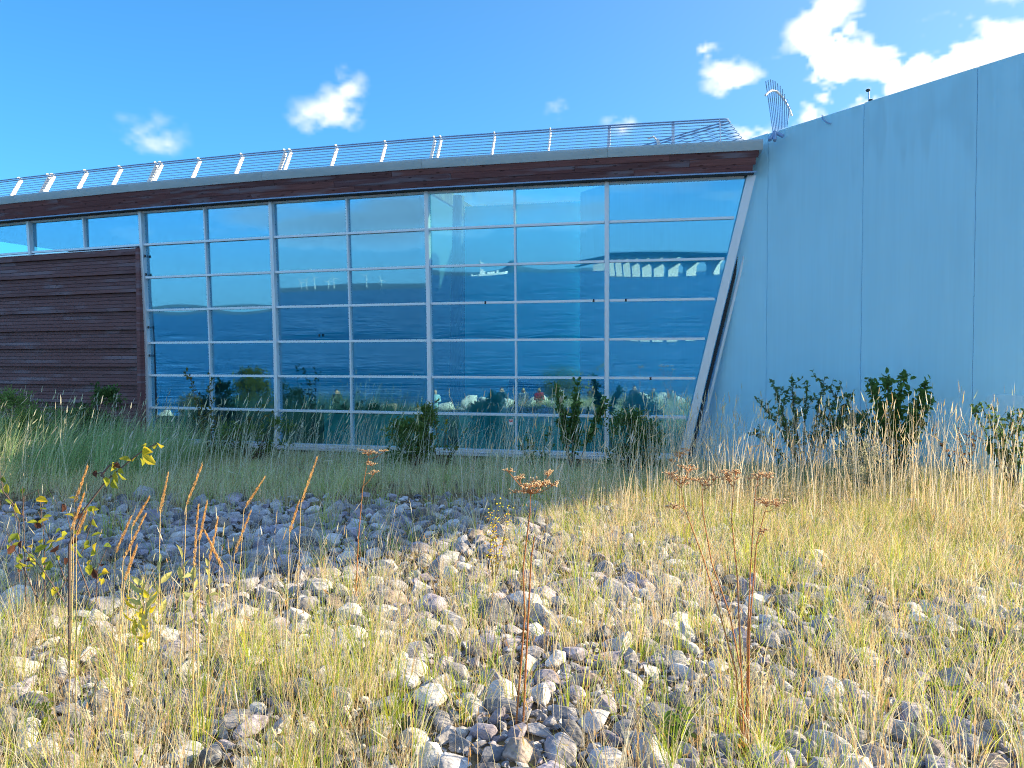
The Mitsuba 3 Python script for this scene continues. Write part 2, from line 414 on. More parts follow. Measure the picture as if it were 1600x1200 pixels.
# raking end frame, a wide bright member and a dark shadow gap with a thin outer tube behind it
put('raking_mullion', upright(lambda z: on(5, rake(z) + .035, z), LEV, .17, .10, DIRS[5]), 'm_alu', house)
put('raking_side', upright(lambda z: on(5, rake(z) + .085, z, -.14), LEV, .06, .04, DIRS[5]), 'm_dark', house)
put('drain_pipe', tube([on(5, rake(z) + .118, z, -.06) for z in LEV], .032, 8), 'm_alu', house, smooth=40)
mb = MB()
for z in LEV: pass
a = [on(5, rake(z) + .10, z, -.16) for z in LEV]; b = [p + V(-NOUT[5][0], -NOUT[5][1], 0) * 1.4 for p in a]
v = np.array(a + b); f = np.array([[k, k + 1, k + 9, k + 8] for k in range(7)])
put('return_panel', (v, f), 'm_rail', house)
for bay in range(0, 6):
    for r, z in enumerate(LEV):
        if bay <= 1 and z < 4.4: continue
        th_ = .075 if r in (0, 7) else .050
        t1 = rake(z) if bay == 5 else 1
        a, b = on(bay, 0, z, .01), on(bay, t1, z, .01)
        sh = V(DIRS[bay][0], DIRS[bay][1], 0) * .052
        put('transom', MB().add(*bar(a + sh, b - (sh if bay < 5 else sh * .6), .09, th_, (NOUT[bay][0], NOUT[bay][1], 0))), 'm_alu', house)
# sill flashing and dark plinth below the glass
for bay in range(2, 6):
    t1 = .52 if bay == 5 else 1
    a, b = on(bay, 0, Z0 - .075, .03), on(bay, t1, Z0 - .075, .03)
    put('sill', MB().add(*bar(a, b, .16, .05, (NOUT[bay][0], NOUT[bay][1], 0))), 'm_alu', house)
    a, b = on(bay, 0, Z0 - .5, -.06), on(bay, t1, Z0 - .5, -.06)
    put('plinth', MB().add(*bar(a, b, .1, .79, (NOUT[bay][0], NOUT[bay][1], 0))), WOODS[1], house)
# small hinges and catches on the frames
for px_bay, t, zs in ((2, .022, (4.2, 3.75, 2.45, 1.75)), (3, .3, (2.2,)), (4, .33, (2.87,)), (4, .93, (2.87,)), (5, .13, (2.87,)), (5, .3, (1.25,))):
    for z in zs:
        P = on(px_bay, t, z, .05)
        put('catch', MB().add(*bar(P - V(0, 0, .03), P + V(0, 0, .03), .035, .03, (1, 0, 0))), 'm_black', house)

# timber wall at the left, courses that lap like clapboards, each of five narrow boards
TOPW, COURSE = 4.40, .463
edges = [TOPW, 4.24] + [4.24 - COURSE * k for k in range(1, 12)]
def along(s):
    """point and outward direction at s metres left of node 2"""
    if s <= 3.8:
        p = NODES[2] + (NODES[1] - NODES[2]) * s / 3.8
    else:
        p = NODES[1] + (NODES[0] - NODES[1]) * (s - 3.8) / 3.8
    t = np.clip((s - 1.9) / 3.8, 0, 1)
    n = NOUT[1] * (1 - t) + NOUT[0] * t
    return V(p[0], p[1], 0), V(n[0], n[1], 0) / np.linalg.norm(n)


UPZ = V(0, 0, 1)
for c in range(len(edges) - 1):
    zt, zb = edges[c], edges[c + 1]
    nb = 1 if c == 0 else 5
    mb = MB()
    h = (zt - zb) / nb
    for k in range(nb):
        cut = [0.16] + sorted(rng.uniform(.6, 7.4, 2)) + [7.6]
        for s0, s1 in zip(cut[:-1], cut[1:]):
            za, zc = zt - h * k, zt - h * (k + 1) + .011
            o0, o1 = .02 + .075 * k / nb + rng.uniform(-.003, .003), .02 + .075 * (k + .8) / nb
            if k == nb - 1: o0, o1 = .10, .105
            fr = [(along(s)[0], along(s)[1], UPZ) for s in np.linspace(s0 + .002, s1 - .002, 6)]
            mb.add(*sweep(fr, [(-.05, za), (o0, za), (o1, zc), (-.05, zc)]))
    put('cladding_course', mb, CLADS[c % 2], house)
fr = [(along(s)[0], along(s)[1], UPZ) for s in np.linspace(.16, 7.6, 9)]
put('wall_backing', sweep(fr, [(-.25, TOPW - .01), (-.04, TOPW - .01), (-.04, -1.1), (-.25, -1.1)]), 'm_dark', house)
put('wall_capping', sweep(fr, [(-.2, TOPW + .035), (.12, TOPW + .012), (.12, TOPW - .005), (-.2, TOPW - .005)]), 'm_alu', house)
P, n = along(.09)
put('corner_board', MB().add(*bar(P + n * .04 + UPZ * -1, P + n * .04 + UPZ * TOPW, .11, .20, DIRS[1].tolist() + [0])), WOODS[2], house)

# roof edge: three rows of timber boards under a pale metal coping
def roof_frames(s0, s1, k=2):
    return [(roof_at(s)) for s in np.linspace(s0, s1, k)]


SEG = np.concatenate([[0], np.cumsum(np.linalg.norm(np.diff(NODES, axis=0), axis=1))])
def roof_at(s):
    i = int(np.clip(np.searchsorted(SEG, s) - 1, 0, len(NODES) - 2))
    t = (s - SEG[i]) / (SEG[i + 1] - SEG[i])
    p = NODES[i] + t * (NODES[i + 1] - NODES[i])
    nn = (1 - t) * node_n(i) + t * node_n(i + 1); nn /= np.linalg.norm(nn)
    p = p + nn * OFFS[-1]
    return V(p[0], p[1], 0), V(nn[0], nn[1], 0), UPZ


S_END = SEG[-1] - .10
ZF, ZT = 5.325, 5.70
for r in range(3):
    za, zb = ZF + (ZT - ZF) * r / 3, ZF + (ZT - ZF) * (r + 1) / 3 - .006
    oa, ob = .26 + .05 * r, .26 + .05 * (r + 1)
    s = 0.0 + r * .9
    first = True
    cuts = [0.0]
    while cuts[-1] < S_END - 1.2: cuts.append(cuts[-1] + rng.uniform(1.9, 3.6))
    cuts[-1] = S_END + .05 * r - .05
    for a, b in zip(cuts[:-1], cuts[1:]):
        d = rng.uniform(-.004, .006)
        put('fascia_board', sweep(roof_frames(a + .003, b - .003, 4), [(oa - .06, za), (oa + d, za), (ob + d, zb), (ob - .06, zb)]), WOODS[int(rng.integers(4))], house)
put('fascia_backing', sweep(roof_frames(0, S_END - .12, 20), [(.02, ZF), (.20, ZF), (.33, ZT), (.02, ZT)]), 'm_dark', house)
put('soffit', sweep(roof_frames(0, S_END - .02, 20), [(-.3, ZF - .012), (.275, ZF - .012), (.275, ZF - .045), (-.3, ZF - .03)]), 'm_dark', house)
put('drip_edge', sweep(roof_frames(0, S_END + .02, 20), [(.24, ZF - .004), (.285, ZF - .004), (.285, ZF - .03), (.26, ZF - .03)]), 'm_rail', house)
cc = [0.0] + [SEG[k] + .05 for k in range(1, 6)] + [S_END + .12]
for a, b in zip(cc[:-1], cc[1:]):
    put('coping', sweep(roof_frames(a + .003, b - .003, 8), [(.30, ZT + .002), (.43, ZT - .012), (.47, ZT + .14), (.45, ZT + .185), (.40, ZT + .20), (.05, ZT + .19), (.05, ZT + .002)]), 'm_coping', house, smooth=50)
put('roof', sweep(roof_frames(0, SEG[4] - .3, 14), [(.06, ZT + .12), (-7.5, ZT + .10), (-7.5, ZT - .2), (.06, ZT - .2)]), 'm_soil', house)
put('roof', sweep(roof_frames(SEG[4] - .29, S_END - .3, 8), [(.06, ZT + .12), (-.6, ZT + .12), (-.6, ZT - .2), (.06, ZT - .2)]), 'm_soil', house)
fr = roof_frames(SEG[4] - .28, S_END - .3, 8)
put('added_skylight', (np.array([p for o, n, w in fr for p in (o - n * .62 + UPZ * (ZT + .1), o - n * 5.0 + UPZ * (ZT + .1))]), np.array([[2 * k, 2 * k + 1, 2 * k + 3, 2 * k + 2] for k in range(7)])), 'm_skylight', house)  # unseen roof opening, added to let daylight into the right-hand rooms

# rooms behind the glass
def inner(o, za, zb, o2=None):
    return sweep(roof_frames(SEG[0], SEG[-1] - 1.2, 14), [(-o, zb), (-o, za), (-(o2 or o + .1), za), (-(o2 or o + .1), zb)])
def room(a, b, o, o2, za, zb): return sweep(roof_frames(a, b, 8), [(-o, zb), (-o, za), (-o2, za), (-o2, zb)])
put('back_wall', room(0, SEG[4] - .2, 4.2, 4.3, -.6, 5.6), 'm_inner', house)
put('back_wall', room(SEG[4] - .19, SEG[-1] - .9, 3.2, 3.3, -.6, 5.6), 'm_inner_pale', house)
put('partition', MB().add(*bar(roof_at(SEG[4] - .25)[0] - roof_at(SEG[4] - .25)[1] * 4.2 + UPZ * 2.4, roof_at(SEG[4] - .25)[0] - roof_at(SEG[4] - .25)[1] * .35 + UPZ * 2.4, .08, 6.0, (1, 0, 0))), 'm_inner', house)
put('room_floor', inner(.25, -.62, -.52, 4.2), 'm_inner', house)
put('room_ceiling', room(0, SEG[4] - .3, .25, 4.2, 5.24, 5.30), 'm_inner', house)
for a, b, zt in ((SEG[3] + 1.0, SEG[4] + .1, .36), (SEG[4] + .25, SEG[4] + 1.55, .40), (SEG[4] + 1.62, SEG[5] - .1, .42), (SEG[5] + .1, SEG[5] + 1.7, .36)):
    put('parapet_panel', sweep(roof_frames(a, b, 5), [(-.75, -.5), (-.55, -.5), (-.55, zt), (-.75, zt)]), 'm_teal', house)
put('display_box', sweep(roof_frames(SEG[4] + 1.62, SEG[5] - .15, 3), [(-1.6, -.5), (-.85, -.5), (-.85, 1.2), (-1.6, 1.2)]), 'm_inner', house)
o, n, w = roof_at(SEG[4] + .42)
put('column', tube([o - n * .6 + V(-.03, 0, -.5), o - n * .6 + V(.10, 0, 5.3)], .13, 20), 'm_column', house, smooth=50)
o, n, w = roof_at(SEG[2] + .45)
put('standing_light', tube([o - n * .8 + V(0, 0, -.4), o - n * .8 + V(.1, 0, .45)], .03, 8), 'm_teal', house)
# notice stuck to the glass
P = on(4, .47, .30, .012)
s3, n3 = V(*DIRS[4], 0), V(*NOUT[4], 0)
nt = thing('glass_notice', 'small red and white notice stuck inside the lower glass row', 'notice')
put('paper', MB().add(*hexa(P - s3 * .045 - UPZ * .06, P + s3 * .045 - UPZ * .06, P + s3 * .045 + UPZ * .06, P - s3 * .045 + UPZ * .06, -n3 * .003)), 'm_white', nt)
put('red_block', MB().add(*hexa(P - s3 * .036 + n3 * .004, P + s3 * .036 + n3 * .004, P + s3 * .036 + UPZ * .05 + n3 * .004, P - s3 * .036 + UPZ * .05 + n3 * .004, -n3 * .003)), 'm_red', nt)
put('white_mark', MB().add(*hexa(P - s3 * .012 + UPZ * .02 + n3 * .007, P + s3 * .012 + UPZ * .02 + n3 * .007, P + s3 * .004 + UPZ * .044 + n3 * .007, P - s3 * .004 + UPZ * .044 + n3 * .007, -n3 * .002)), 'm_white', nt)

# ------------------------------------------------------------------ roof railing, leaning back, with nine rods
railing = thing('roof_railing', 'steel railing of thin horizontal rods along the curved roof edge', 'railing')
LEAN, RH, RZ = .30, .545, ZT + .19
def rail_pt(s, h, o=.34):
    p, n, w = roof_at(s)
    return p + n * (o - LEAN * h) + UPZ * (RZ + RH * h)
HS = [1.0, .90, .77, .64, .51, .38, .25, .12]
corner_s = S_END - .62
back = V(-.62, .78, 0)
for k, h in enumerate(HS):
    pts = [rail_pt(s, h) for s in np.linspace(.2, corner_s, 30)]
    c = pts[-1]
    ext = .03 + .27 * (1 - h)                      # lower rods run further round the corner
    o, n, w = roof_at(corner_s)
    fw = V(n[1] * -1, n[0], 0)
    if fw[0] < 0: fw = -fw
    rad = .10 + .05 * (1 - h)
    e = c + fw * ext
    ctr = e - n * rad
    for a in np.linspace(.3, 2.6, 7):
        pts.append(ctr + n * rad * math.cos(a) + fw * rad * math.sin(a))
    last = pts[-1]
    for t in np.linspace(.25, 3.4, 6): pts.append(last + back * t)
    put('rod', tube(pts, .016 if h in (1.0, .90) else .008, 6), 'm_rail', railing, smooth=50)
posts = [(20.6, 1), (69, 2), (124, 1), (178, 1), (238, 2), (302, 1), (369, 1), (441, 2), (518, 1), (595, 1), (677.5, 2), (767.5, 1), (855.6, 1), (949, 3), (1049.5, 3), (1123, 4)]


def s_from_px(px):
    lo, hi = 0, S_END
    for _ in range(40):
        m_ = (lo + hi) / 2
        p = rail_pt(m_, 0)
        if p[0] / p[1] * FPX + 800 < px: lo = m_
        else: hi = m_
    return lo


for px, kind in posts:
    s = s_from_px(px)
    mb = MB()
    for ds in ((-.07, .07) if kind == 2 else (0,)):
        if kind == 4:
            mb.add(*tube([rail_pt(s, 0), rail_pt(s, 1.0)], .012, 6)); continue
        base, top = rail_pt(s + ds, -.02, .30), rail_pt(s + ds, 1.0 if kind == 3 else .93, .30)
        d3 = roof_at(s)[0]
        sd = roof_at(s)[1]
        wv = V(sd[1], -sd[0], 0)
        mb.add(*bar(base, top, .06 if kind == 3 else .024,   .03 if kind == 3 else .105, wv))
        if kind < 3:      # the head curls outwards over the top rod
            o = roof_at(s + ds)[1]
            mb.add(*tube([top - UPZ * .03, top + UPZ * .03 + o * .01, top + UPZ * .05 + o * .06, top + UPZ * .03 + o * .11], .016, 6))
    put('post', mb, 'm_white' if kind < 3 else 'm_alu', railing, smooth=40)
o, n, w = roof_at(S_END - .75)
mb = MB(); b0 = rail_pt(S_END - .55, 0) + back * 1.6
mb.add(*bar(b0, b0 + V(-.12, .1, .45), .06, .03, (1, 0, 0))); mb.add(*tube([b0 + V(-.12, .1, .42), b0 + V(-.2, .1, .5), b0 + V(-.32, .12, .46)], .02, 6))
put('post', mb, 'm_white', railing)

# ------------------------------------------------------------------ the tall concrete wall
J0, WD = V(5.03, 15.2), V(.742, -.67)
WN = V(-.67, -.742)
def wp(s, z, o=0.0):
    p = J0 + WD * s + WN * o
    return V(p[0], p[1], z)
def wtop(s): return 6.08 + .105 * s
wall = thing('concrete_wall', 'tall pale blue concrete wall with vertical joints and a sloping top', 'wall')
from shapely.geometry import Polygon
PW = 1.786
cuts = [(-4.6, -.004), (.004, PW - .004), (PW + .004, 2 * PW - .004), (2 * PW + .004, 11.3)]
for k, (a, b) in enumerate(cuts):
    if k < 3:
        poly = [(a, -1.2), (b, -1.2), (b, wtop(b) - (.012 if k % 2 else 0)), (a, wtop(a) - (.012 if k % 2 else 0))]
    else:   # the last panel ends in an unseen prow, added to cast the bank shadow
        poly = [(a, -1.2), (4.37, -1.2), (4.37, 2.2), (5.42, 3.0), (8.49, 4.87), (9.8, 5.6), (11.0, 6.9), (11.3, wtop(11.3)), (a, wtop(a))]
    m = trimesh.creation.extrude_polygon(Polygon(poly), .45, engine='earcut')
    v = np.array(m.vertices)
    P = np.array([wp(x, z, -o) for x, z, o in v])
    put('panel', (P, np.array(m.faces)), 'm_concrete', wall)
mb = MB()
for a in (0, PW, 2 * PW): mb.add(*bar(wp(a, -1.2, -.03), wp(a, wtop(a) - .03, -.03), .012, .02, (WD[0], WD[1], 0)))
put('joint_seal', mb, 'm_rail', wall)
# a patch paler than the wall, low down at the right
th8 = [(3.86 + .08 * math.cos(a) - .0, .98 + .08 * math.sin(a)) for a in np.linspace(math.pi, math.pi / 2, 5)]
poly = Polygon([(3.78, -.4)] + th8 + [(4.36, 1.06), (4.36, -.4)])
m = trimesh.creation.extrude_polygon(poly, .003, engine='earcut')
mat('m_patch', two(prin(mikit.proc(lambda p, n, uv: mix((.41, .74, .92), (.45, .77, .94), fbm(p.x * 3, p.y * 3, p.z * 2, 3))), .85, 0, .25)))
put('paler_patch', (np.array([wp(x, z, .0005 + o) for x, z, o in m.vertices]), np.array(m.faces)), 'm_patch', wall)

# fan of spikes on the wall crown
fan = thing('spike_fan', 'fan of thin steel bars on an arched tube at the wall top', 'security fan')
A0 = wp(.28, wtop(.28) - .02, .10)
def fan_at(px, py, dz=0.0):
    d = pix_dir(px, py); t = (A0[1] + dz) / d[1]
    return EYE + d * t
tips = [(1196.5, 127), (1200, 125), (1203.7, 124), (1207.5, 125), (1211, 127), (1215, 130), (1219, 134), (1222.5, 139), (1226, 147), (1229.8, 155), (1233, 165)]
for k, (px, py) in enumerate(tips):
    f = k / 10
    put('bar', tube([fan_at(1208 + 22 * f, 207 - 9 * f, .1 * f), fan_at((px + 1208 + 22 * f) / 2, (py + 207 - 9 * f) / 2, .05), fan_at(px, py, -.25 + .3 * f)], .0085, 5), 'm_rail', fan)
arc = [(1196, 149), (1200, 144.5), (1206, 141.5), (1213, 142.5), (1220, 149), (1227, 159), (1233, 170), (1237, 181)]
put('arched_tube', tube([fan_at(px, py, -.2 + .35 * i / 7) for i, (px, py) in enumerate(arc)], .022, 8), 'm_white', fan, smooth=50)
put('end_spike', tube([fan_at(1235, 168, .05), fan_at(1230, 194, .1)], .0085, 5), 'm_rail', fan)
for k, (px, py, dy) in enumerate(((1202.5, 219, -.14), (1210.5, 219.5, -.2), (1224, 213, -.14))):
    put('bracket_arm', tube([fan_at(1210.5, 206.5, -.02), fan_at(px, py, dy)], .035, 8), 'm_rail', fan, smooth=50)
# lamp rod and loose cable further along the crown
lr = thing('lightning_rod', 'small dark rod with a clamp standing on the wall top', 'lightning rod')
s = PW * 1.02
b0 = wp(s, wtop(s) - .05, -.15)
put('rod', tube([b0, b0 + UPZ * .30], .013, 6), 'm_rail', lr)
put('clamp', MB().add(*bar(b0 + V(-.01, 0, .12), b0 + V(.055, -.02, .12), .03, .04, (0, 0, 1))), 'm_dark', lr)
put('tip', trimesh.creation.icosphere(subdivisions=2, radius=.035).apply_scale([1.2, 1, .8]).apply_translation(b0 + V(-.02, 0, .30)), 'm_dark', lr)
cb = thing('loose_cable', 'short dark cable hanging over the wall top', 'cable')
put('strand', tube([wp(1.05, wtop(1.05) - .005 * 1, -.05), wp(1.04, wtop(1.05) + .015, .0), wp(1.06, wtop(1.05) - .06, .03), wp(1.13, wtop(1.1) - .15, .03), wp(1.21, wtop(1.2) - .20, .025)], .011, 6), 'm_rail', cb, smooth=50)
# ------------------------------------------------------------------ the shore and strait behind the camera, seen mirrored in the glass
def stone_mesh(seed, n=16, sub=2, flat=(1, .8, .62), rough=.03):
    r = np.random.default_rng(seed)
    p = r.normal(size=(n, 3)); p /= np.linalg.norm(p, axis=1, keepdims=True)
    p *= r.uniform(.78, 1.12, (n, 1))
    m = trimesh.convex.convex_hull(p * flat)
    for k in range(sub):
        m = m.subdivide()
        if k == 0: m = trimesh.Trimesh(m.vertices, m.faces); trimesh.smoothing.filter_laplacian(m, .07 + .30 * (seed % 5 == 0), iterations=1)
    if sub == 2: trimesh.smoothing.filter_laplacian(m, .22, iterations=1)
    v = np.array(m.vertices)
    v = v * (1 + rough * 4 * (meshkit.fbm(v * 2.1 + seed, 3, seed)[:, None] - .5))
    return v / np.abs(v).max(), np.array(m.faces)


BOULD = [mikit.ply(stone_mesh(500 + k, 15, 2, (1, .85, .85), .05), smooth=45) for k in range(7)]
rng = np.random.default_rng(77)
def uv_xy(u, v_): return -.6 * u + .8 * v_, -.8 * u - .6 * v_
ROCKS = {}
ORD = ['', 'second ', 'third ', 'fourth ', 'fifth ', 'sixth ', 'seventh ', 'eighth ', 'ninth ']
vv = -36.0
k = 0
while vv < 13:
    tall = vv > -10
    for row in range(2):
        R = rng.uniform(.62, 1.0) if tall else rng.uniform(.5, .78)
        u = 12.9 + row * 1.1 + rng.uniform(-.2, .3)
        x, y = uv_xy(u, vv + row * .5)
        zt = rng.uniform(-.95, -.5) if tall else rng.uniform(-1.25, -.95)
        if row: zt -= .35
        hz = max(.5, (zt + 2.3) / 1.7)
        red = (not tall) and rng.random() < .4
        key = put('shore_boulder', BOULD[k % 7], 'm_boulder_red' if red else 'm_boulder', to_world=T().translate([float(x), float(y), float(zt - hz * .85)]).rotate([0, 0, 1], float(rng.uniform(0, 360))).scale([R, R * .9, hz]))
        px = float(np.interp(x, [-31, -26, -24.5, -18, -15.5, -8, -5.5, 0], [230, 420, 430, 660, 675, 930, 950, 1110]))
        b_ = int(np.searchsorted([430, 670, 945], px)); half = px > [328, 548, 805, 1010][b_]
        ROCKS.setdefault(f"{'reddish' if red else 'pale'} boulder, {'back' if row else 'front'} row, mirrored in the {'right' if half else 'left'} pane of glass bay {['one', 'two', 'three', 'four'][b_]}", []).append((px, key))
        k += 1
    vv += rng.uniform(.85, 1.5) if tall else rng.uniform(.8, 1.3)


for text, ks in ROCKS.items():
    ks.sort()
    for j, (px, key) in enumerate(ks): tag(key, text if len(ks) == 1 else f'{ORD[min(j, 8)]}leftmost {text}', 'boulder', 'boulders along the shore')


def hull_chain(pairs):
    out = None
    for (a, ra), (b, rb) in pairs:
        s = m3.Manifold.sphere(ra, 14).translate(list(map(float, a))) + m3.Manifold.sphere(rb, 14).translate(list(map(float, b)))
        h = s.hull()
        out = h if out is None else out + h
    return out


def soft(man, length=.03, it=8):
    m = man.refine_to_length(length).to_mesh()
    t = trimesh.Trimesh(m.vert_properties[:, :3], m.tri_verts)
    trimesh.smoothing.filter_taubin(t, iterations=it)
    return t


def hand(w, d, side, curl=.5):
    """palm, four curled fingers and a thumb at the wrist w, pointing along d"""
    d = d / np.linalg.norm(d)
    s = np.cross(d, V(0, 1, .2)); s /= np.linalg.norm(s); s = s * side
    n = np.cross(s, d) * side
    pc = w + d * .05
    prs = [((w, .026), (pc + s * .02 + d * .03, .017)), ((w, .026), (pc - s * .02 + d * .03, .017)), ((pc + s * .022 + d * .03, .016), (pc - s * .022 + d * .03, .016))]
    for i, L in enumerate((.060, .074, .068, .052)):
        b = pc + s * (.027 - .018 * i) + d * .03
        m_ = b + d * L * .5 + n * L * .15
        e = m_ + d * L * .35 + n * L * .4 * curl * 2
        prs += [((b, .010), (m_, .009)), ((m_, .009), (e, .008))]
    b = w + d * .02 + s * .026
    prs += [((b, .013), (b + s * .03 + d * .03, .011)), ((b + s * .03 + d * .03, .011), (b + s * .026 + d * .06 + n * .02, .009))]
    return prs


def person(x, y, face, pose, h, coat, legs, hair, long_hair, label, coat_len):
    key = thing('person', label, 'person', 'photographers on the shore path')
    z = float(gz(x, y))
    k = h / 1.72
    M = T().translate([x, y, z - .01]).rotate([0, 0, 1], face).scale([k, k, k])
    sh = [V(-.185, 0, 1.40), V(.185, 0, 1.40)]
    if pose == 'camera':      # both hands at the face
        el = [V(-.25, .17, 1.20), V(.25, .17, 1.20)]; wr = [V(-.085, .24, 1.49), V(.085, .24, 1.49)]; hd = [V(.35, .1, 1), V(-.35, .1, 1)]
    elif pose == 'low':       # hands together in front of the belly
        el = [V(-.26, .03, 1.12), V(.26, .03, 1.12)]; wr = [V(-.07, .25, 1.10), V(.07, .25, 1.12)]; hd = [V(.5, .6, .3), V(-.5, .6, .3)]
    else:                     # arms hanging
        el = [V(-.24, -.03, 1.11), V(.24, -.03, 1.11)]; wr = [V(-.25, .05, .87), V(.25, .05, .87)]; hd = [V(.05, .15, -1), V(-.05, .15, -1)]
    hip = [V(-.09, 0, .92), V(.09, 0, .92)]; kn = [V(-.10, .03, .50), V(.11, .02, .50)]; an = [V(-.11, -.02, .09), V(.12, -.01, .09)]; toe = [V(-.13, .15, .035), V(.14, .16, .035)]
    torso = [((V(0, 0, .95), .145), (V(0, .0, 1.15), .13)), ((V(0, 0, 1.15), .13), (V(0, 0, 1.33), .15)), ((V(-.12, 0, 1.36), .09), (V(.12, 0, 1.36), .09)), ((sh[0], .06), (sh[1], .06))]
    arms = sum([[((sh[i], .058), (el[i], .045)), ((el[i], .045), (wr[i], .030))] for i in (0, 1)], [])
    leg = sum([[((hip[i], .092), (kn[i], .062)), ((kn[i], .062), (an[i], .043))] for i in (0, 1)], [])
    feet = sum([[((an[i], .045), (an[i] - V(0, .05, .05), .038)), ((an[i] - V(0, .05, .05), .038), (toe[i], .035))] for i in (0, 1)], [])
    head = [((V(0, 0, 1.40), .062), (V(0, .015, 1.53), .052)), ((V(0, .02, 1.63), .092), (V(0, .045, 1.56), .066)), ((V(0, .055, 1.535), .045), (V(0, .04, 1.58), .07)), ((V(0, .115, 1.60), .012), (V(0, .135, 1.575), .016)),
            ((V(-.09, .02, 1.60), .018), (V(-.088, .018, 1.575), .013)), ((V(.09, .02, 1.60), .018), (V(.088, .018, 1.575), .013))]
    hands = sum([hand(wr[i], hd[i], 1 if i == 0 else -1) for i in (0, 1)], [])
    skin = soft(hull_chain(torso + leg + arms + head), .045, 6)
    hm = soft(hull_chain(hands), .012, 3)
    full = trimesh.util.concatenate([skin, hm])
    put('body', (full.vertices, full.faces), 'm_vc', key, smooth=True, color=np.tile([.62, .40, .30], (len(full.vertices), 1)), to_world=M)
    for sx in (-1, 1):
        e = trimesh.creation.icosphere(subdivisions=1, radius=.012).apply_translation([sx * .034, .112, 1.615])
        put('eye', e, 'm_dark', key, smooth=True, to_world=M)
    put('mouth', trimesh.creation.icosphere(subdivisions=1, radius=.5).apply_scale([.05, .012, .012]).apply_translation([0, .108, 1.535]), 'm_red', key, smooth=True, to_world=M)
    infl = lambda prs, d: [((a, ra + d), (b, rb + d)) for (a, ra), (b, rb) in prs]
    sk = [((V(0, 0, .95), .165), (V(0, .01, coat_len), .185))]
    c = soft(hull_chain(infl(torso, .028) + infl(arms, .022) + sk + [((V(0, .0, 1.42), .085), (V(0, .01, 1.47), .07))]), .04, 6)
    put('coat', (c.vertices, c.faces), 'm_vc', key, smooth=True, color=np.tile(coat, (len(c.vertices), 1)), to_world=M)
    c = soft(hull_chain(infl(leg, .018)), .05, 4)
    put('trousers', (c.vertices, c.faces), 'm_vc', key, smooth=True, color=np.tile(legs, (len(c.vertices), 1)), to_world=M)
    c = soft(hull_chain(infl(feet, .012)), .04, 3)
    put('shoes', (c.vertices, c.faces), 'm_vc', key, smooth=True, color=np.tile([.05, .045, .04], (len(c.vertices), 1)), to_world=M)
    hr = [((V(0, -.005, 1.665), .088), (V(0, -.035, 1.60), .085)), ((V(0, .05, 1.69), .05), (V(0, 0, 1.68), .07))]
    if long_hair: hr += [((V(-.03, -.05, 1.60), .075), (V(-.04, -.07, 1.42), .05)), ((V(.03, -.05, 1.60), .075), (V(.04, -.07, 1.42), .05))]
    c = soft(hull_chain(hr), .03, 3)
    put('hair', (c.vertices, c.faces), 'm_vc', key, smooth=True, color=np.tile(hair, (len(c.vertices), 1)), to_world=M)


DK, BR, BL = (.035, .045, .06), (.10, .055, .03), (.55, .42, .22)
PEOPLE = [(-19.77, 1.95, -60, 'camera', 1.75, (.03, .04, .06), DK, (.03, .02, .02), 0, .85, 'man in dark clothes with raised hands, mirrored alone in the middle left of the glass'),
          (-13.81, -2.52, -38, 'low', 1.66, (.30, .50, .56), DK, (.55, .38, .28), 1, .86, 'person in a pale blue jacket with long hair, mirrored right of the central mullion'),
          (-10.97, -4.65, -35, 'camera', 1.76, (.02, .05, .07), DK, BR, 0, .70, 'person in a black coat with hands at the face, mirrored before pale boulders'),
          (-10.09, -5.31, -20, 'hang', 1.70, (.62, .66, .60), (.5, .52, .48), BL, 1, .55, 'person in a long pale coat with arms hanging, mirrored beside the red coat'),
          (-9.40, -5.83, -50, 'low', 1.70, (.95, .10, .16), (.5, .08, .10), BL, 0, .50, 'person in a bright red knee-length coat'),
          (-8.53, -6.47, -30, 'camera', 1.82, (.60, .60, .60), DK, (.05, .03, .02), 1, .85, 'person in a white top with long dark hair, mirrored behind the young tree'),
          (-7.01, -7.62, -30, 'camera', 1.75, (.05, .08, .11), DK, BL, 0, .80, 'fair-haired person in a dark jacket, mirrored left of the last mullion'),
          (-3.28, -10.42, -15, 'camera', 1.76, (.03, .05, .08), DK, BR, 1, .75, 'person in a dark blue coat beside a pointed boulder, mirrored in the last bay'),
          (-2.35, -11.11, -10, 'camera', 1.62, (.10, .20, .20), DK, BR, 1, .70, 'person in a grey-green coat with hands at the mouth, mirrored in the last bay'),
          (-1.37, -11.85, -10, 'low', 1.45, (.20, .28, .28), DK, BR, 0, .80, 'smallest figure, in grey, mirrored at the raking edge of the glass')]
for x, y, fc, ps, h, ct, lg, hr, lh, cl, lb in PEOPLE: person(x, y, fc, ps, h, ct, lg, hr, lh, lb, cl)

# bridge on many piers, curving away across the strait
br = thing('sea_bridge', 'long pale bridge on many piers, mirrored in the last glass bay', 'bridge')
way = [(-6, 1000, 22), (2, 1000, 23), (6.7, 1030, 24), (10.7, 1150, 30), (14.1, 1380, 38), (17, 1840, 44), (19.2, 2700, 42), (21.5, 5000, 34)]
ctl = np.array([seaward(a, d) + V(0, 0, h) for a, d, h in way])
tt = np.linspace(0, len(way) - 1, 70)
deck = np.stack([np.interp(tt, range(len(way)), ctl[:, c]) for c in range(3)], 1)
from scipy.ndimage import gaussian_filter1d
deck = gaussian_filter1d(deck, 4, axis=0, mode='nearest')
tn = np.gradient(deck, axis=0); tn[:, 2] = 0; tn /= np.linalg.norm(tn, axis=1, keepdims=True)
fr = [(deck[i], V(tn[i][1], -tn[i][0], 0), UPZ) for i in range(len(deck))]
put('deck', sweep(fr, [(-14, 2), (-9, -4.2), (9, -4.2), (14, 2), (14, 3.4), (-14, 3.4)]), 'm_deck', br)
mb = MB()
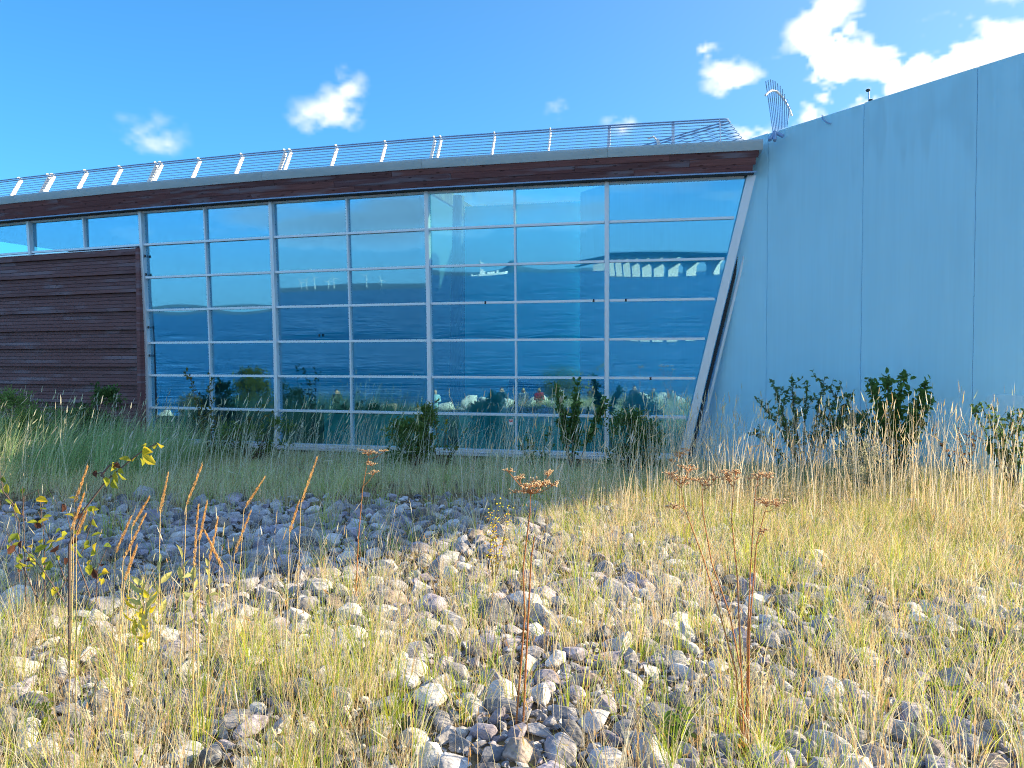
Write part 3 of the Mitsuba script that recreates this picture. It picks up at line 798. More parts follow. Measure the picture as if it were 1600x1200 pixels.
for sx in (-13.6, 13.6): mb.add(*tube([o + n * sx + UPZ * 4.6 for o, n, w in fr], .15, 4))
put('parapet', mb, 'm_bridge', br)
L = np.concatenate([[0], np.cumsum(np.linalg.norm(np.diff(deck[:, :2], axis=0), axis=1))])
for s in np.arange(12, min(L[-1], 2400), 50.0):
    c = np.array([np.interp(s, L, deck[:, i]) for i in range(3)]); t2 = np.array([np.interp(s, L, tn[:, i]) for i in range(3)])
    n2 = V(t2[1], -t2[0], 0)
    bot, top = V(c[0], c[1], SEA - 1), V(c[0], c[1], c[2] - 4.2)
    mid = top - UPZ * min(6, (top[2] - SEA) * .45)
    mb = MB()
    for a, b, wa, wb in ((bot, mid, 8.5, 8.5), (mid, top, 8.5, 13.5)):
        q = [a + n2 * wa * i + t2 * 4.6 * j for i, j in ((-1, -1), (1, -1), (1, 1), (-1, 1))] + [b + n2 * wb * i + t2 * 4.6 * j for i, j in ((-1, -1), (1, -1), (1, 1), (-1, 1))]
        mb.add(np.array(q), HEX)
    put('pier', mb, 'm_bridge', br)


def ship(az, dist, length, label, group):
    s = thing('ship', label, 'ship', group)
    c = seaward(az, dist); a = math.radians(az)
    ax, nx = V(math.cos(a), -math.sin(a), 0), V(-math.sin(a), -math.cos(a), 0)
    H = length * .075
    xs = np.array([-.5, -.46, -.2, .2, .42, .5]) * length; ws = np.array([.7, 1, 1, 1, .7, .04]) * length * .07; ts = np.array([1.15, 1.1, 1, 1, 1.15, 1.35]) * H
    v = np.vstack([[c + ax * x + nx * (-w * .8) - UPZ, c + ax * x + nx * (w * .8) - UPZ, c + ax * x + nx * w + UPZ * t, c + ax * x - nx * w + UPZ * t] for x, w, t in zip(xs, ws, ts)])
    f = [[i * 4 + j, i * 4 + (j + 1) % 4, i * 4 + 4 + (j + 1) % 4, i * 4 + 4 + j] for i in range(5) for j in range(4)] + [[3, 2, 1, 0], [20, 21, 22, 23]]
    put('hull', (v, np.array(f)), 'm_white', s)
    def block(x0, x1, z0, z1, w): return bar(c + ax * x0 * length + UPZ * (z0 + z1) / 2 * H, c + ax * x1 * length + UPZ * (z0 + z1) / 2 * H, (z1 - z0) * H, w * length, UPZ)
    put('superstructure', MB().add(*block(-.42, -.24, 1, 2.6, .11)).add(*block(-.40, -.30, 2.6, 3.5, .10)), 'm_white', s)
    put('funnel', tube([c - ax * .40 * length + UPZ * 2.6 * H, c - ax * .41 * length + UPZ * 4.4 * H], .02 * length, 10), 'm_bridge', s)
    put('deck_cargo', MB().add(*block(-.18, .08, 1, 1.9, .10)).add(*block(.14, .2, 1, 2.4, .03)), 'm_white', s)


ship(27.6, 2600, 105, 'long white ship mirrored high in the third glass bay', 'ships in the strait')
ship(28.9, 3400, 40, 'small white boat mirrored left of the long ship', None)
for k, az in enumerate((47.6, 47.2, 46.6, 45.6, 45.2, 43.0, 41.9)):
    w = thing('wind_turbine', f'{ORD[k]}leftmost tiny white wind turbine mirrored on the far coast', 'wind turbine', 'wind turbines on the far coast')
    c = seaward(az, 5150); h = 72 + 16 * ((k * 7) % 3)
    put('tower', tube([c, c + UPZ * h], [2.6, 1.5], 8), 'm_white', w)
    a = math.radians(az); ax = V(math.cos(a), -math.sin(a), 0); fw = V(math.sin(a), math.cos(a), 0)
    hub = c + UPZ * h + fw * 4
    put('nacelle', MB().add(*bar(hub - fw * 9, hub + fw * 1, 4, 4, UPZ)), 'm_white', w)
    for j in range(3):
        t = 2.094 * j + k
        put('blade', tube([hub, hub + (ax * math.cos(t) + UPZ * math.sin(t)) * 36], [1.6, .4], 5), 'm_white', w)
# ------------------------------------------------------------------ beach stones on the bank
rng = np.random.default_rng(11)
NV = 16
FINE = [mikit.ply(stone_mesh(k, int(14 + k % 5 * 4), 2, [(1, .8, .62), (1, .7, .5), (1, .9, .75), (1, .62, .58)][k % 4], [.05, .06, .03, .07][k % 4]), smooth=30) for k in range(NV)]
COARSE = [stone_mesh(k, int(13 + k % 4 * 2), 1, [(1, .8, .62), (1, .7, .5), (1, .9, .75), (1, .62, .58)][k % 4], .03) for k in range(NV)]


def dens(x, y):
    """how thickly the stones lie"""
    left = 1 / (1 + np.exp((x - 1.2 - .12 * (y - 4)) / .9))
    far = 1 / (1 + np.exp((y - 10.3 - .15 * np.minimum(x, 0)) / .35))
    patch = meshkit.fbm(np.stack([x * .55, y * .55, 0 * x], -1), 3, 41)
    d = (.34 + .5 * left + .30 * smooth01(7.0, 5.5, y)) * far * (.35 + 1.0 * smooth01(.3, .65, patch))
    d = np.maximum(d, .95 * np.exp(-((x - .1) / .9) ** 2) * smooth01(6.0, 4.6, y))
    d = d * (1 - .70 * smooth01(.5, 3.0, x - .25 * (9 - y)) * smooth01(5.5, 8.0, y))
    return d


N = 165000
Y = 2.3 + 8.9 * rng.random(N) ** .8
X = (rng.random(N) * 2 - 1) * (.70 * Y + 1.8)
rad = np.exp(rng.normal(math.log(.030), .62, N)); rad = np.clip(rad, .015, .098)
big = rng.random(N) < .007 * (X < 1.5) * (Y > 5.5)
rad[big] = rng.uniform(.10, .145, big.sum())
rad *= 1 + .06 * smooth01(5, 8, Y) * (X < 1)
D = dens(X, Y)
ok = rng.random(N) < D
X, Y, rad = X[ok], Y[ok], rad[ok]
order = np.argsort(-rad * rng.uniform(.7, 1.3, len(rad)))
cell, keep = {}, []
for i in order:
    cx, cy = int(X[i] / .36), int(Y[i] / .36)
    good = True
    for a in (-1, 0, 1):
        for b in (-1, 0, 1):
            for j in cell.get((cx + a, cy + b), ()):
                if (X[i] - X[j]) ** 2 + (Y[i] - Y[j]) ** 2 < (.80 * (rad[i] + rad[j])) ** 2: good = False; break
            if not good: break
        if not good: break
    if good:
        cell.setdefault((cx, cy), []).append(i); keep.append(i)
    if len(keep) >= 10500: break
X, Y, rad = X[keep], Y[keep], rad[keep]
# a few stones that stand out in the photograph: x, y, radius, variant, material, tilt
SPECIAL = [(545, 952, .135, 2, 2, 0), (548, 985, .155, 1, 2, 0), (745, 893, .15, 0, 1, 0), (583, 905, .14, 4, 5, 0), (320, 1065, .10, 2, 5, 40), (853, 1057, .10, 2, 1, 0), (915, 1060, .14, 0, 4, 0), (740, 1105, .125, 3, 5, 70), (950, 1185, .125, 8, 5, 0),
           (228, 768, .24, 10, 0, 50), (480, 842, .25, 6, 0, 30), (1410, 870, .12, 9, 4, 0), (1215, 975, .10, 3, 0, 60), (1350, 1095, .11, 14, 1, 30), (905, 965, .14, 5, 2, 10), (640, 1058, .09, 8, 2, 20), (1250, 1020, .13, 12, 1, 0), (700, 990, .15, 10, 0, 40), (100, 1045, .12, 14, 0, 45), (45, 1130, .09, 8, 2, 0), (1085, 1010, .09, 3, 5, 70), (985, 985, .17, 1, 4, 0)]
def ground_hit(px, py):
    d = pix_dir(px, py); t = 2.0
    for _ in range(400):
        p = EYE + d * t
        if p[2] < gz(p[0], p[1]): break
        t += .03
    return p
sp = []
for px, py, r, va, mt, tl in SPECIAL:
    p = ground_hit(px, py + 12); sp.append((p[0], p[1], r * .76, va, mt, tl))
for x, y, r, *_ in sp:
    far = (X - x) ** 2 + (Y - y) ** 2 > (.75 * (r + rad)) ** 2
    X, Y, rad = X[far], Y[far], rad[far]
Zg = gz(X, Y)
NS = len(X)
va = rng.integers(0, NV, NS); mt = rng.choice(6, NS, p=[.33, .22, .06, .14, .07, .18])
az, tilt, ax2 = rng.uniform(0, 360, NS), rng.normal(0, 28, NS), rng.uniform(0, 360, NS)
X = np.concatenate([X, [s[0] for s in sp]]); Y = np.concatenate([Y, [s[1] for s in sp]]); rad = np.concatenate([rad, [s[2] for s in sp]])
va = np.concatenate([va, [s[3] for s in sp]]); mt = np.concatenate([mt, [s[4] for s in sp]]); tilt = np.concatenate([tilt, [s[5] for s in sp]])
az = np.concatenate([az, rng.uniform(-30, 30, len(sp))]); ax2 = np.concatenate([ax2, np.full(len(sp), 90.0)])
Zg = gz(X, Y)
size = rad / np.maximum(Y, .5); size[-len(sp):] += 9
inview = np.abs(X) < .665 * Y
size[~inview] *= .2
order = np.argsort(-size)
SHAPE = ['blocky', 'flat', 'rounded', 'angular']
def where(px, py):
    col = ['far left', 'left', 'centre', 'right', 'far right'][int(np.clip(px / 320, 0, 4))]
    row = ['top of the bank', 'upper bank', 'middle bank', 'lower bank', 'bottom edge'][int(np.digitize(py, [820, 900, 990, 1100]))]
    return f'at the {col}, {row}'
TOLD = {}
rest = {k: MB() for k in range(6)}
for n_, i in enumerate(order):
    r = float(rad[i]) * 1.12
    M = T().translate([float(X[i]), float(Y[i]), float(Zg[i] + r * .14)]).rotate([0, 0, 1], float(az[i])).rotate([math.cos(ax2[i]), math.sin(ax2[i]), 0], float(tilt[i])).scale([r, r, r])
    if n_ < 300:
        d_ = V(X[i], Y[i], Zg[i] + r * .3) - EYE
        px = 800 + FPX * d_[0] / (d_ @ FWD); py = 600 - FPX * (d_ @ UPV) / (d_ @ FWD)
        sz = 'large' if r / Y[i] > .042 else 'middling' if r / Y[i] > .025 else 'small'
        key = put('stone', FINE[va[i]], STONES[mt[i]][1], to_world=M)
        TOLD.setdefault(f'{sz} {SHAPE[va[i] % 4]} {STONES[mt[i]][0]} stone {where(px, py)}', []).append((px, key))
    else:
        v, f = COARSE[va[i]]
        A = np.array(M.matrix)
        rest[mt[i]].add(v @ A[:3, :3].T + A[:3, 3], f)
for text, ks in TOLD.items():
    ks.sort()
    for j, (px, key) in enumerate(ks):
        t = text if len(ks) == 1 else f'{ORD[min(j, 6)]}leftmost {text}' if j else f'leftmost {text}'
        tag(key, t.replace('in the picture', ''), 'stone', 'stones lying on the bank')
# pebbles between them
PEB = stone_mesh(91, 9, 0, (1, .85, .6), .0)
NP = 16000
yy = 2.4 + 7.5 * rng.random(NP) ** .9; xx = (rng.random(NP) * 2 - 1) * (.7 * yy + .3)
k = rng.random(NP) < dens(xx, yy) * 1.1
for x, y, z in zip(xx[k], yy[k], gz(xx[k], yy[k])):
    a = rng.uniform(0, 6.28); r = rng.uniform(.008, .034)
    ca, sa = math.cos(a) * r, math.sin(a) * r
    rest[int(rng.integers(6))].add(PEB[0] @ np.array([[ca, sa, 0], [-sa, ca, 0], [0, 0, r * .8]]) + V(x, y, z + r * .2), PEB[1])
for k in range(6):
    scene[f'stone_field__{k + 1:03d}'] = mikit.ply(rest[k].get(), STONES[k][1], smooth=30)
tag('stone_field', 'smaller grey stones and pebbles covering the bank', 'stones', kind='stuff')
# ------------------------------------------------------------------ grasses
rng = np.random.default_rng(2024)


def at(px, py, y):
    d = pix_dir(px, py)
    return EYE + d * (y / d[1])


class Grass:
    def __init__(self): self.v, self.f, self.c, self.n = [], [], [], 0
    def blades(self, P, h, lean, w, col, S=3, stiff=2.0, rngs=rng):
        """P (n,3) roots; h heights; lean (n,2) sideways reach of the tip; w widths; col (n,3)"""
        n = len(P)
        t = np.linspace(0, 1, S + 1)
        a = rngs.uniform(0, 2 * np.pi, n)
        side = np.stack([np.cos(a), np.sin(a) * .6, 0 * a], 1)
        L = np.linalg.norm(lean, axis=1)
        drop = np.clip(L / np.maximum(h, 1e-3), 0, 1.4)
        ctr = P[:, None, :] + np.stack([lean[:, None, 0] * t ** stiff, lean[:, None, 1] * t ** stiff, h[:, None] * (t - .38 * drop[:, None] ** 2 * t ** (stiff + 1))], -1)
        wd = (w[:, None] * np.maximum(1 - t[None, :] ** 1.6, 0.0))[..., None] * side[:, None, :] / 2
        left, right = ctr[:, :-1] - wd[:, :-1], ctr[:, :-1] + wd[:, :-1]
        v = np.concatenate([np.stack([left, right], 2).reshape(n, 2 * S, 3), ctr[:, -1:]], 1)
        k = 2 * S + 1
        f = []
        for i in range(S - 1): f += [[2 * i, 2 * i + 1, 2 * i + 3], [2 * i, 2 * i + 3, 2 * i + 2]]
        f.append([2 * S - 2, 2 * S - 1, 2 * S])
        f = (np.array(f)[None] + (np.arange(n) * k)[:, None, None]).reshape(-1, 3)
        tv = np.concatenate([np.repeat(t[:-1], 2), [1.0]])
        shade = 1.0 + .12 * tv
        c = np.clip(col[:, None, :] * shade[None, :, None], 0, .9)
        self.push(v.reshape(-1, 3), f, c.reshape(-1, 3))
        return ctr

    def heads(self, base, tip, w, col):
        """slim spindles with a ragged outline along base -> tip"""
        n = len(base)
        ax = tip - base
        L = np.linalg.norm(ax, axis=1, keepdims=True)
        a = ax / L
        s1 = np.cross(a, V(0, 1, .1)); s1 /= np.linalg.norm(s1, axis=1, keepdims=True)
        s2 = np.cross(a, s1)
        v, f = [], []
        for q, s in enumerate((s1, s2, (s1 + s2) * .7)):
            tt = np.array([0, .25, .55, .8, 1.0]); ww = np.array([.25, 1, .85, .6, .05])
            pl = base[:, None] + ax[:, None] * tt[None, :, None] - s[:, None] * (ww[None, :, None] * w[:, None, None] * rng.uniform(.6, 1.3, (n, 5, 1)) / 2)
            pr = base[:, None] + ax[:, None] * tt[None, :, None] + s[:, None] * (ww[None, :, None] * w[:, None, None] * rng.uniform(.6, 1.3, (n, 5, 1)) / 2)
            v.append(np.stack([pl, pr], 2).reshape(n, 10, 3))
            f += [[q * 10 + 2 * i, q * 10 + 2 * i + 1, q * 10 + 2 * i + 3] for i in range(4)] + [[q * 10 + 2 * i, q * 10 + 2 * i + 3, q * 10 + 2 * i + 2] for i in range(4)]
        v = np.concatenate(v, 1)
        f = (np.array(f)[None] + (np.arange(n) * 30)[:, None, None]).reshape(-1, 3)
        self.push(v.reshape(-1, 3), f, np.repeat(col, 30, 0))

    def push(self, v, f, c):
        self.v.append(v); self.f.append(f + self.n); self.c.append(c); self.n += len(v)
    def mesh(self): return np.vstack(self.v), np.vstack(self.f)
    def col(self): return np.vstack(self.c)


STRAW = np.array([(.80, .70, .46), (.82, .70, .42), (.76, .60, .36), (.85, .78, .60), (.74, .50, .24), (.82, .74, .56)])
GREEN = np.array([(.46, .56, .09), (.36, .48, .10), (.58, .62, .12), (.28, .42, .09), (.50, .56, .17)])
OLIVE = np.array([(.62, .60, .34), (.74, .66, .42), (.52, .56, .26), (.82, .72, .50), (.80, .68, .42)])
def pick(pal, n): return pal[rng.integers(0, len(pal), n)] * rng.uniform(.75, 1.2, (n, 1))


def wall_dist(x, y): return -((x - J0[0]) * .67 + (y - J0[1]) * .742)      # metres in front of the concrete wall
def front_y(x): return np.interp(x, NODES[:, 0], NODES[:, 1])


def tufts(n_t, area, per, spread):
    """roots of n_t tufts, per blades each; area(n) -> x, y"""
    x, y = area(n_t)
    k = rng.integers(per[0], per[1] + 1, len(x))
    cx, cy = np.repeat(x, k), np.repeat(y, k)
    r = np.repeat(rng.uniform(.5, 1.4, len(x)), k) * spread
    a = rng.uniform(0, 2 * np.pi, len(cx)); q = np.sqrt(rng.random(len(cx))) * r
    px, py = cx + np.cos(a) * q, cy + np.sin(a) * q
    out = np.stack([np.cos(a), np.sin(a)], 1) * (q / np.maximum(r, 1e-6))[:, None]
    tid = np.repeat(np.arange(len(x)), k)
    return np.stack([px, py, gz(px, py) - .015], 1), out, tid, len(x)


def sample(n, y0, y1, wfun, p=1.0, margin=1.8):
    n = int(n * 1.22)
    y = y0 + (y1 - y0) * rng.random(n * 7) ** p
    x = (rng.random(n * 7) * 2 - 1) * (.68 * y + margin)
    ok = (rng.random(n * 7) < wfun(x, y)) & (wall_dist(x, y) > .12) & (y < front_y(x) - .25)
    return x[ok][:n], y[ok][:n]


def patchy(x, y, s, seed, lo=.35, hi=.65): return smooth01(lo, hi, meshkit.fbm(np.stack([x * s, y * s, 0 * x], -1), 3, seed))


def line_y(x): return 11.2 + .12 * x      # roughly where the tall grass below the glass begins
G = Grass()          # green and straw blades low on the bank
# right half, thick short grass in the sun
def w_right(x, y): return smooth01(-.2, 2.2, x - .16 * (8.5 - y)) * (.10 + .90 * smooth01(5.2, 8.0, y)) * (.35 + .65 * patchy(x, y, .8, 61))
P, out, tid, n = tufts(1800, lambda n: sample(n, 4.4, 13.5, w_right, 1.0), (9, 22), .12)
m = len(P); hh = np.repeat(1, m) * (rng.uniform(.5, 1.15, n)[tid]) * rng.uniform(.10, .42, m)
gr = (rng.random(n) < .50)[tid] & (rng.random(m) < .85)
col = np.where(gr[:, None], pick(GREEN, m), pick(STRAW, m))
G.blades(P, hh, out * (hh * .5)[:, None] + rng.normal(0, .05, (m, 2)), rng.uniform(.005, .010, m), col)
# everywhere: sparse mixed tufts between the stones
def w_low(x, y): return (.25 + .75 * patchy(x, y, 1.1, 15, .40, .62)) * (1 - .55 * smooth01(1.0, -1.5, x) * smooth01(5.6, 7.2, y)) * (1 - .35 * smooth01(2.2, .8, np.abs(x + .3)) * smooth01(5.5, 4.5, y))
P, out, tid, n = tufts(1150, lambda n: sample(n, 2.5, 10.2, w_low, .85), (8, 24), .085)
m = len(P); hh = rng.uniform(.55, 1.3, n)[tid] * rng.uniform(.12, .52, m)
gr = (rng.random(n) < .46)[tid] & (rng.random(m) < .8)
col = np.where(gr[:, None], pick(GREEN, m) * [1.1, 1.1, .9], pick(STRAW, m))
G.blades(P, hh, out * (hh * .6)[:, None] + rng.normal(0, .05, (m, 2)), rng.uniform(.0040, .0080, m), col)
# foreground left: longer thin green and straw blades
def w_fl(x, y): return smooth01(-.1, -.9, x) * (.3 + .7 * patchy(x, y, 1.4, 19, .38, .6)) + .25 * smooth01(.4, 1.4, x)
P, out, tid, n = tufts(620, lambda n: sample(n, 2.6, 5.6, w_fl, 1.0), (8, 20), .07)
m = len(P); hh = rng.uniform(.6, 1.25, n)[tid] * rng.uniform(.18, .52, m)
gr = (rng.random(n) < .55)[tid] & (rng.random(m) < .75)
col = np.where(gr[:, None], pick(GREEN, m) * [1.15, 1.15, .9], pick(STRAW, m))
G.blades(P, hh, out * (hh * .45)[:, None] + rng.normal(0, .05, (m, 2)), rng.uniform(.0038, .0070, m), col, S=4)
# shaded meadow strip under the glass front
def w_strip(x, y): return smooth01(-.7, .5, y - line_y(x)) * (.5 + .5 * patchy(x, y, .7, 23))
P, out, tid, n = tufts(4200, lambda n: sample(n, 9.6, 19.5, w_strip, .9), (7, 13), .11)
m = len(P); hh = rng.uniform(.55, 1.2, n)[tid] * rng.uniform(.18, .48, m) * (1 - .35 * smooth01(12.2, 13.5, P[:, 1]))
gr = (rng.random(n) < .30)[tid]
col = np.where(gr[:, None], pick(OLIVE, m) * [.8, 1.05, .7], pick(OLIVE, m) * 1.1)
lf = smooth01(-1, -6, P[:, 0])
G.blades(P, hh, out * (hh * .35)[:, None] + rng.normal(0, .06, (m, 2)) + np.stack([.10 * lf, 0 * lf], 1), rng.uniform(.006, .011, m), col)
def w_lush(x, y): return smooth01(-5.4, -7.0, x) * smooth01(11.6, 12.6, y)
P, out, tid, n = tufts(520, lambda n: sample(n, 11.5, 16.8, w_lush, .9, 1.0), (8, 14), .13)
m = len(P); hh = rng.uniform(.6, 1.2, n)[tid] * rng.uniform(.45, 1.15, m)
G.blades(P, hh, out * (hh * .2)[:, None] + np.stack([rng.uniform(.05, .45, m), rng.normal(0, .08, m)], 1), rng.uniform(.010, .018, m), pick(np.array([(.34, .52, .22), (.42, .58, .28), (.28, .44, .17), (.56, .60, .36)]), m), S=4)
# some grass on the path and slope behind the camera
def w_back(x, y): return np.ones_like(x)
x = rng.uniform(-32, 4, 3500); u = rng.uniform(1.5, 12, 3500); vv_ = rng.uniform(-34, 12, 3500); x, y = uv_xy(u, vv_)
m = len(x); hh = rng.uniform(.05, .16, m)
G.blades(np.stack([x, y, gz(x, y) - .01], 1), hh, rng.normal(0, .05, (m, 2)), rng.uniform(.02, .04, m), np.where((rng.random(m) < .5)[:, None], pick(GREEN, m), pick(STRAW, m)))
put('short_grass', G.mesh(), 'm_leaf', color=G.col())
tag('short_grass', 'mixed green and straw coloured grass growing between the stones', 'grass', kind='stuff')

# standing dry stalks with seed heads
H = Grass()
PALE = np.array([(.82, .74, .58), (.78, .67, .46), (.72, .58, .36), (.85, .79, .66)])
GREY = np.array([(.72, .73, .55), (.78, .75, .58), (.66, .68, .48), (.82, .77, .62)])
def stalks(x, y, h, lx, ly, w, pal, head=.15, hw=.010, droop=.15, stiff=2.0):
    n = len(x)
    col = pick(pal, n)
    arc = rng.random(n) < droop
    lx = np.where(arc, lx * 2.6 + .25 * np.sign(rng.normal(.6, 1, n)) * h, lx)
    ctr = H.blades(np.stack([x, y, gz(x, y) - .02], 1), h, np.stack([lx, ly], 1), w, col, S=5, stiff=stiff)
    tip = ctr[:, -1]; d = tip - ctr[:, -2]; d /= np.linalg.norm(d, axis=1, keepdims=True)
    hl = head * rng.uniform(.6, 1.25, n)[:, None]
    k = rng.random(n) < .6
    H.heads((tip - d * hl * .55)[k], (tip + d * hl * .45)[k], hw * rng.uniform(.7, 1.3, k.sum()), np.clip(col[k] * 1.12, 0, .85))
# left and centre, in the shade: lean to the right
x, y = sample(760, 10.8, 18.2, lambda x, y: smooth01(-.2, .9, y - line_y(x)) * smooth01(1.5, -1.0, x) * (.4 + .6 * patchy(x, y, .9, 33)), .8)
n = len(x); stalks(x, y, rng.uniform(.6, 1.4, n), rng.uniform(.02, .40, n), rng.normal(0, .08, n), rng.uniform(.009, .014, n), GREY, hw=.013)
# right, in front of the concrete wall, sunlit
x, y = sample(950, 8.4, 13.0, lambda x, y: smooth01(.3, 2.6, x) * smooth01(5.2, 3.4, wall_dist(x, y)) * (.35 + .65 * patchy(x, y, .9, 35)), .8)
n = len(x); stalks(x, y, rng.uniform(.7, 1.75, n) * rng.uniform(.8, 1.0, n), rng.normal(.0, .14, n), rng.normal(0, .08, n), rng.uniform(.008, .013, n), PALE, hw=.013)
# middle: a few tall ones rise in front of the glass
x, y = sample(320, 8.4, 11.8, lambda x, y: smooth01(-1.2, .6, x) * smooth01(4.2, 2.6, x) * smooth01(8.6, 9.6, y), 1.0)
n = len(x); stalks(x, y, rng.uniform(.6, 1.6, n), rng.normal(.06, .16, n), rng.normal(0, .08, n), rng.uniform(.007, .011, n), PALE, hw=.012)
# short dry stems over the whole bank
x, y = sample(3800, 2.6, 12.0, lambda x, y: (.45 + .55 * patchy(x, y, 1.0, 37)) * (1 - .6 * smooth01(0, -2, x) * smooth01(6, 7.5, y)), .85)
n = len(x); stalks(x, y, rng.uniform(.16, .58, n), rng.normal(.0, .09, n), rng.normal(0, .06, n), rng.uniform(.0032, .0052, n) * (.7 + .07 * y), STRAW, head=.05, hw=.006, droop=.12)
# long thin stems in the foreground
x, y = sample(330, 2.9, 7.0, lambda x, y: .45 + .55 * smooth01(.2, -1.2, x), 1.0)
n = len(x); stalks(x, y, rng.uniform(.45, .95, n), rng.normal(.05, .17, n), rng.normal(0, .08, n), rng.uniform(.0036, .0052, n), PALE, head=.09, hw=.006, droop=.1)
# fallen straw lying across the stones
x, y = sample(700, 2.6, 8.0, lambda x, y: np.ones_like(x), .9)
n = len(x); a = rng.uniform(0, 6.28, n); Ls = rng.uniform(.12, .45, n)
P = np.stack([x, y, gz(x, y) + rng.uniform(.03, .12, n)], 1)
H.blades(P, rng.uniform(-.02, .10, n), np.stack([np.cos(a), np.sin(a)], 1) * Ls[:, None], rng.uniform(.002, .004, n), pick(PALE, n), S=3, stiff=1.0)
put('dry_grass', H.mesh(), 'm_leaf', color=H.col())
tag('dry_grass', 'dry pale grass stalks with seed heads standing along the bank', 'grass', kind='stuff')

# roof planting that shows through the railing
R_ = Grass()
for px, wd_, n in ((70, 30, 40), (110, 20, 30), (157, 16, 40), (215, 22, 30), (395, 40, 70), (425, 20, 60), (540, 26, 80), (555, 20, 60), (735, 30, 40), (845, 30, 40), (890, 20, 30)):
    s = np.array([s_from_px(px + q) for q in rng.uniform(-wd_, wd_, n)])
    P = np.array([roof_at(k)[0] - roof_at(k)[1] * rng.uniform(.3, 1.4) + UPZ * (ZT + .10) for k in s])
    R_.blades(P, rng.uniform(.12, .42, n), rng.normal(0, .08, (n, 2)), rng.uniform(.010, .02, n), np.where((rng.random(n) < .7)[:, None], pick(np.array([(.52, .30, .12), (.60, .42, .22), (.66, .55, .40)]), n), pick(GREEN, n)))
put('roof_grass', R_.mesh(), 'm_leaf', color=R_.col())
tag('roof_grass', 'tufts of dry brown grass growing on the roof behind the railing', 'grass', kind='stuff')

# ------------------------------------------------------------------ single seed-head stalks in the left foreground
HEADS = [(136, 731, 116, 787, 3.9), (131, 773, 111, 829, 3.9), (134, 801, 119, 839, 3.85), (262, 743, 250, 802, 4.2), (315, 728, 291, 790, 4.0), (232, 779, 206, 823, 4.1), (227, 804, 192, 876, 3.8), (204, 809, 180, 866, 3.85), (213, 855, 194, 909, 3.75),
         (310, 791, 303, 886, 3.9), (323, 787, 311, 846, 4.1), (340, 812, 327, 879, 4.0), (321, 832, 348, 888, 3.95), (412, 748, 381, 796, 4.2), (391, 801, 366, 866, 4.1), (495, 716, 470, 787, 4.1), (466, 787, 452, 833, 4.15)]
words = ['leftmost', 'upper left', 'lower left', 'tall upright', 'tall leaning', 'short leaning', 'thick leaning', 'slim', 'lowest', 'thick upright', 'narrow upright', 'short upright', 'left-leaning', 'long leaning right', 'lower right', 'rightmost tall', 'rightmost short']
for k, (tx, ty, bx, by, yy) in enumerate(HEADS):
    key = thing('feather_grass', f'{words[k]} feathery golden seed head on a stalk, left foreground', 'grass stalk', 'golden seed heads in the left foreground')
    tip, bot = at(tx, ty, yy), at(bx, by, yy)
    dx = (bx - tx)
    gx_ = at(bx + dx * .9, by, yy)[0]
    root = V(gx_, yy + rng.uniform(-.05, .05), 0); root[2] = float(gz(root[0], root[1])) - .02
    mid = (bot * .55 + root * .45) + V((bot[0] - root[0]) * .08, 0, 0)
    g = Grass()
    put('stem', MB().add(*tube([root, mid, bot, (bot + tip) / 2], [.0030, .0026, .0020, .0014], 5), c=(.60, .46, .22)), 'm_vc', key, smooth=True)
    n = 150
    t = rng.random(n) ** .9
    ax = tip - bot; L = np.linalg.norm(ax); a = ax / L
    s1 = np.cross(a, V(0, 1, 0)); s1 /= np.linalg.norm(s1); s2 = np.cross(a, s1)
    ph = rng.uniform(0, 6.28, n)
    rad_ = (.010 * (1 - t) ** .6 + .003) * rng.uniform(.4, 1.1, n)
    Pb = bot + ax * t[:, None]
    o = np.cos(ph)[:, None] * s1 + np.sin(ph)[:, None] * s2
    e = Pb + o * rad_[:, None] + a * rng.uniform(.012, .028, (n, 1))
    sd = np.cross(o, a) * .0024
    v = np.stack([Pb - sd * .4, Pb + sd * .4, (Pb + e) / 2 + sd + o * .002, (Pb + e) / 2 - sd + o * .002, e], 1)
    f = (np.array([[0, 1, 2], [0, 2, 3], [3, 2, 4]])[None] + (np.arange(n) * 5)[:, None, None]).reshape(-1, 3)
    c = np.repeat(np.array([(.80, .55, .25)]) * rng.uniform(.8, 1.15, (n, 1)), 5, 0)
    put('seed_head', (v.reshape(-1, 3), f), 'm_leaf', key, color=np.clip(c, 0, .9))

# ------------------------------------------------------------------ leaves and shrubs
def leaf_arrays(P, D, N, L, W, col, fold=.18):
    """five-point leaves folded along the midrib: P roots, D directions, N upper sides"""
    D = D / np.linalg.norm(D, axis=1, keepdims=True)
    S = np.cross(D, N); S /= np.linalg.norm(S, axis=1, keepdims=True) + 1e-9
    U = np.cross(S, D)
    L, W = np.broadcast_to(L, len(P))[:, None], np.broadcast_to(W, len(P))[:, None]
    m = P + D * L * .5 - U * W * fold * .3
    v = np.stack([P, P + D * L * .30 - S * W * .42 + U * W * fold, P + D * L * .66 - S * W * .40 + U * W * fold, P + D * L - U * L * .12, P + D * L * .66 + S * W * .40 + U * W * fold, P + D * L * .30 + S * W * .42 + U * W * fold, m], 1)
    f = (np.array([[0, 1, 6], [1, 2, 6], [2, 3, 6], [3, 4, 6], [4, 5, 6], [5, 0, 6]])[None] + (np.arange(len(P)) * 7)[:, None, None]).reshape(-1, 3)
    return v.reshape(-1, 3), f, np.repeat(np.broadcast_to(col, (len(P), 3)), 7, 0)


def rdir(n, up=.3):
    d = rng.normal(size=(n, 3)); d[:, 2] += up
    return d / np.linalg.norm(d, axis=1, keepdims=True)


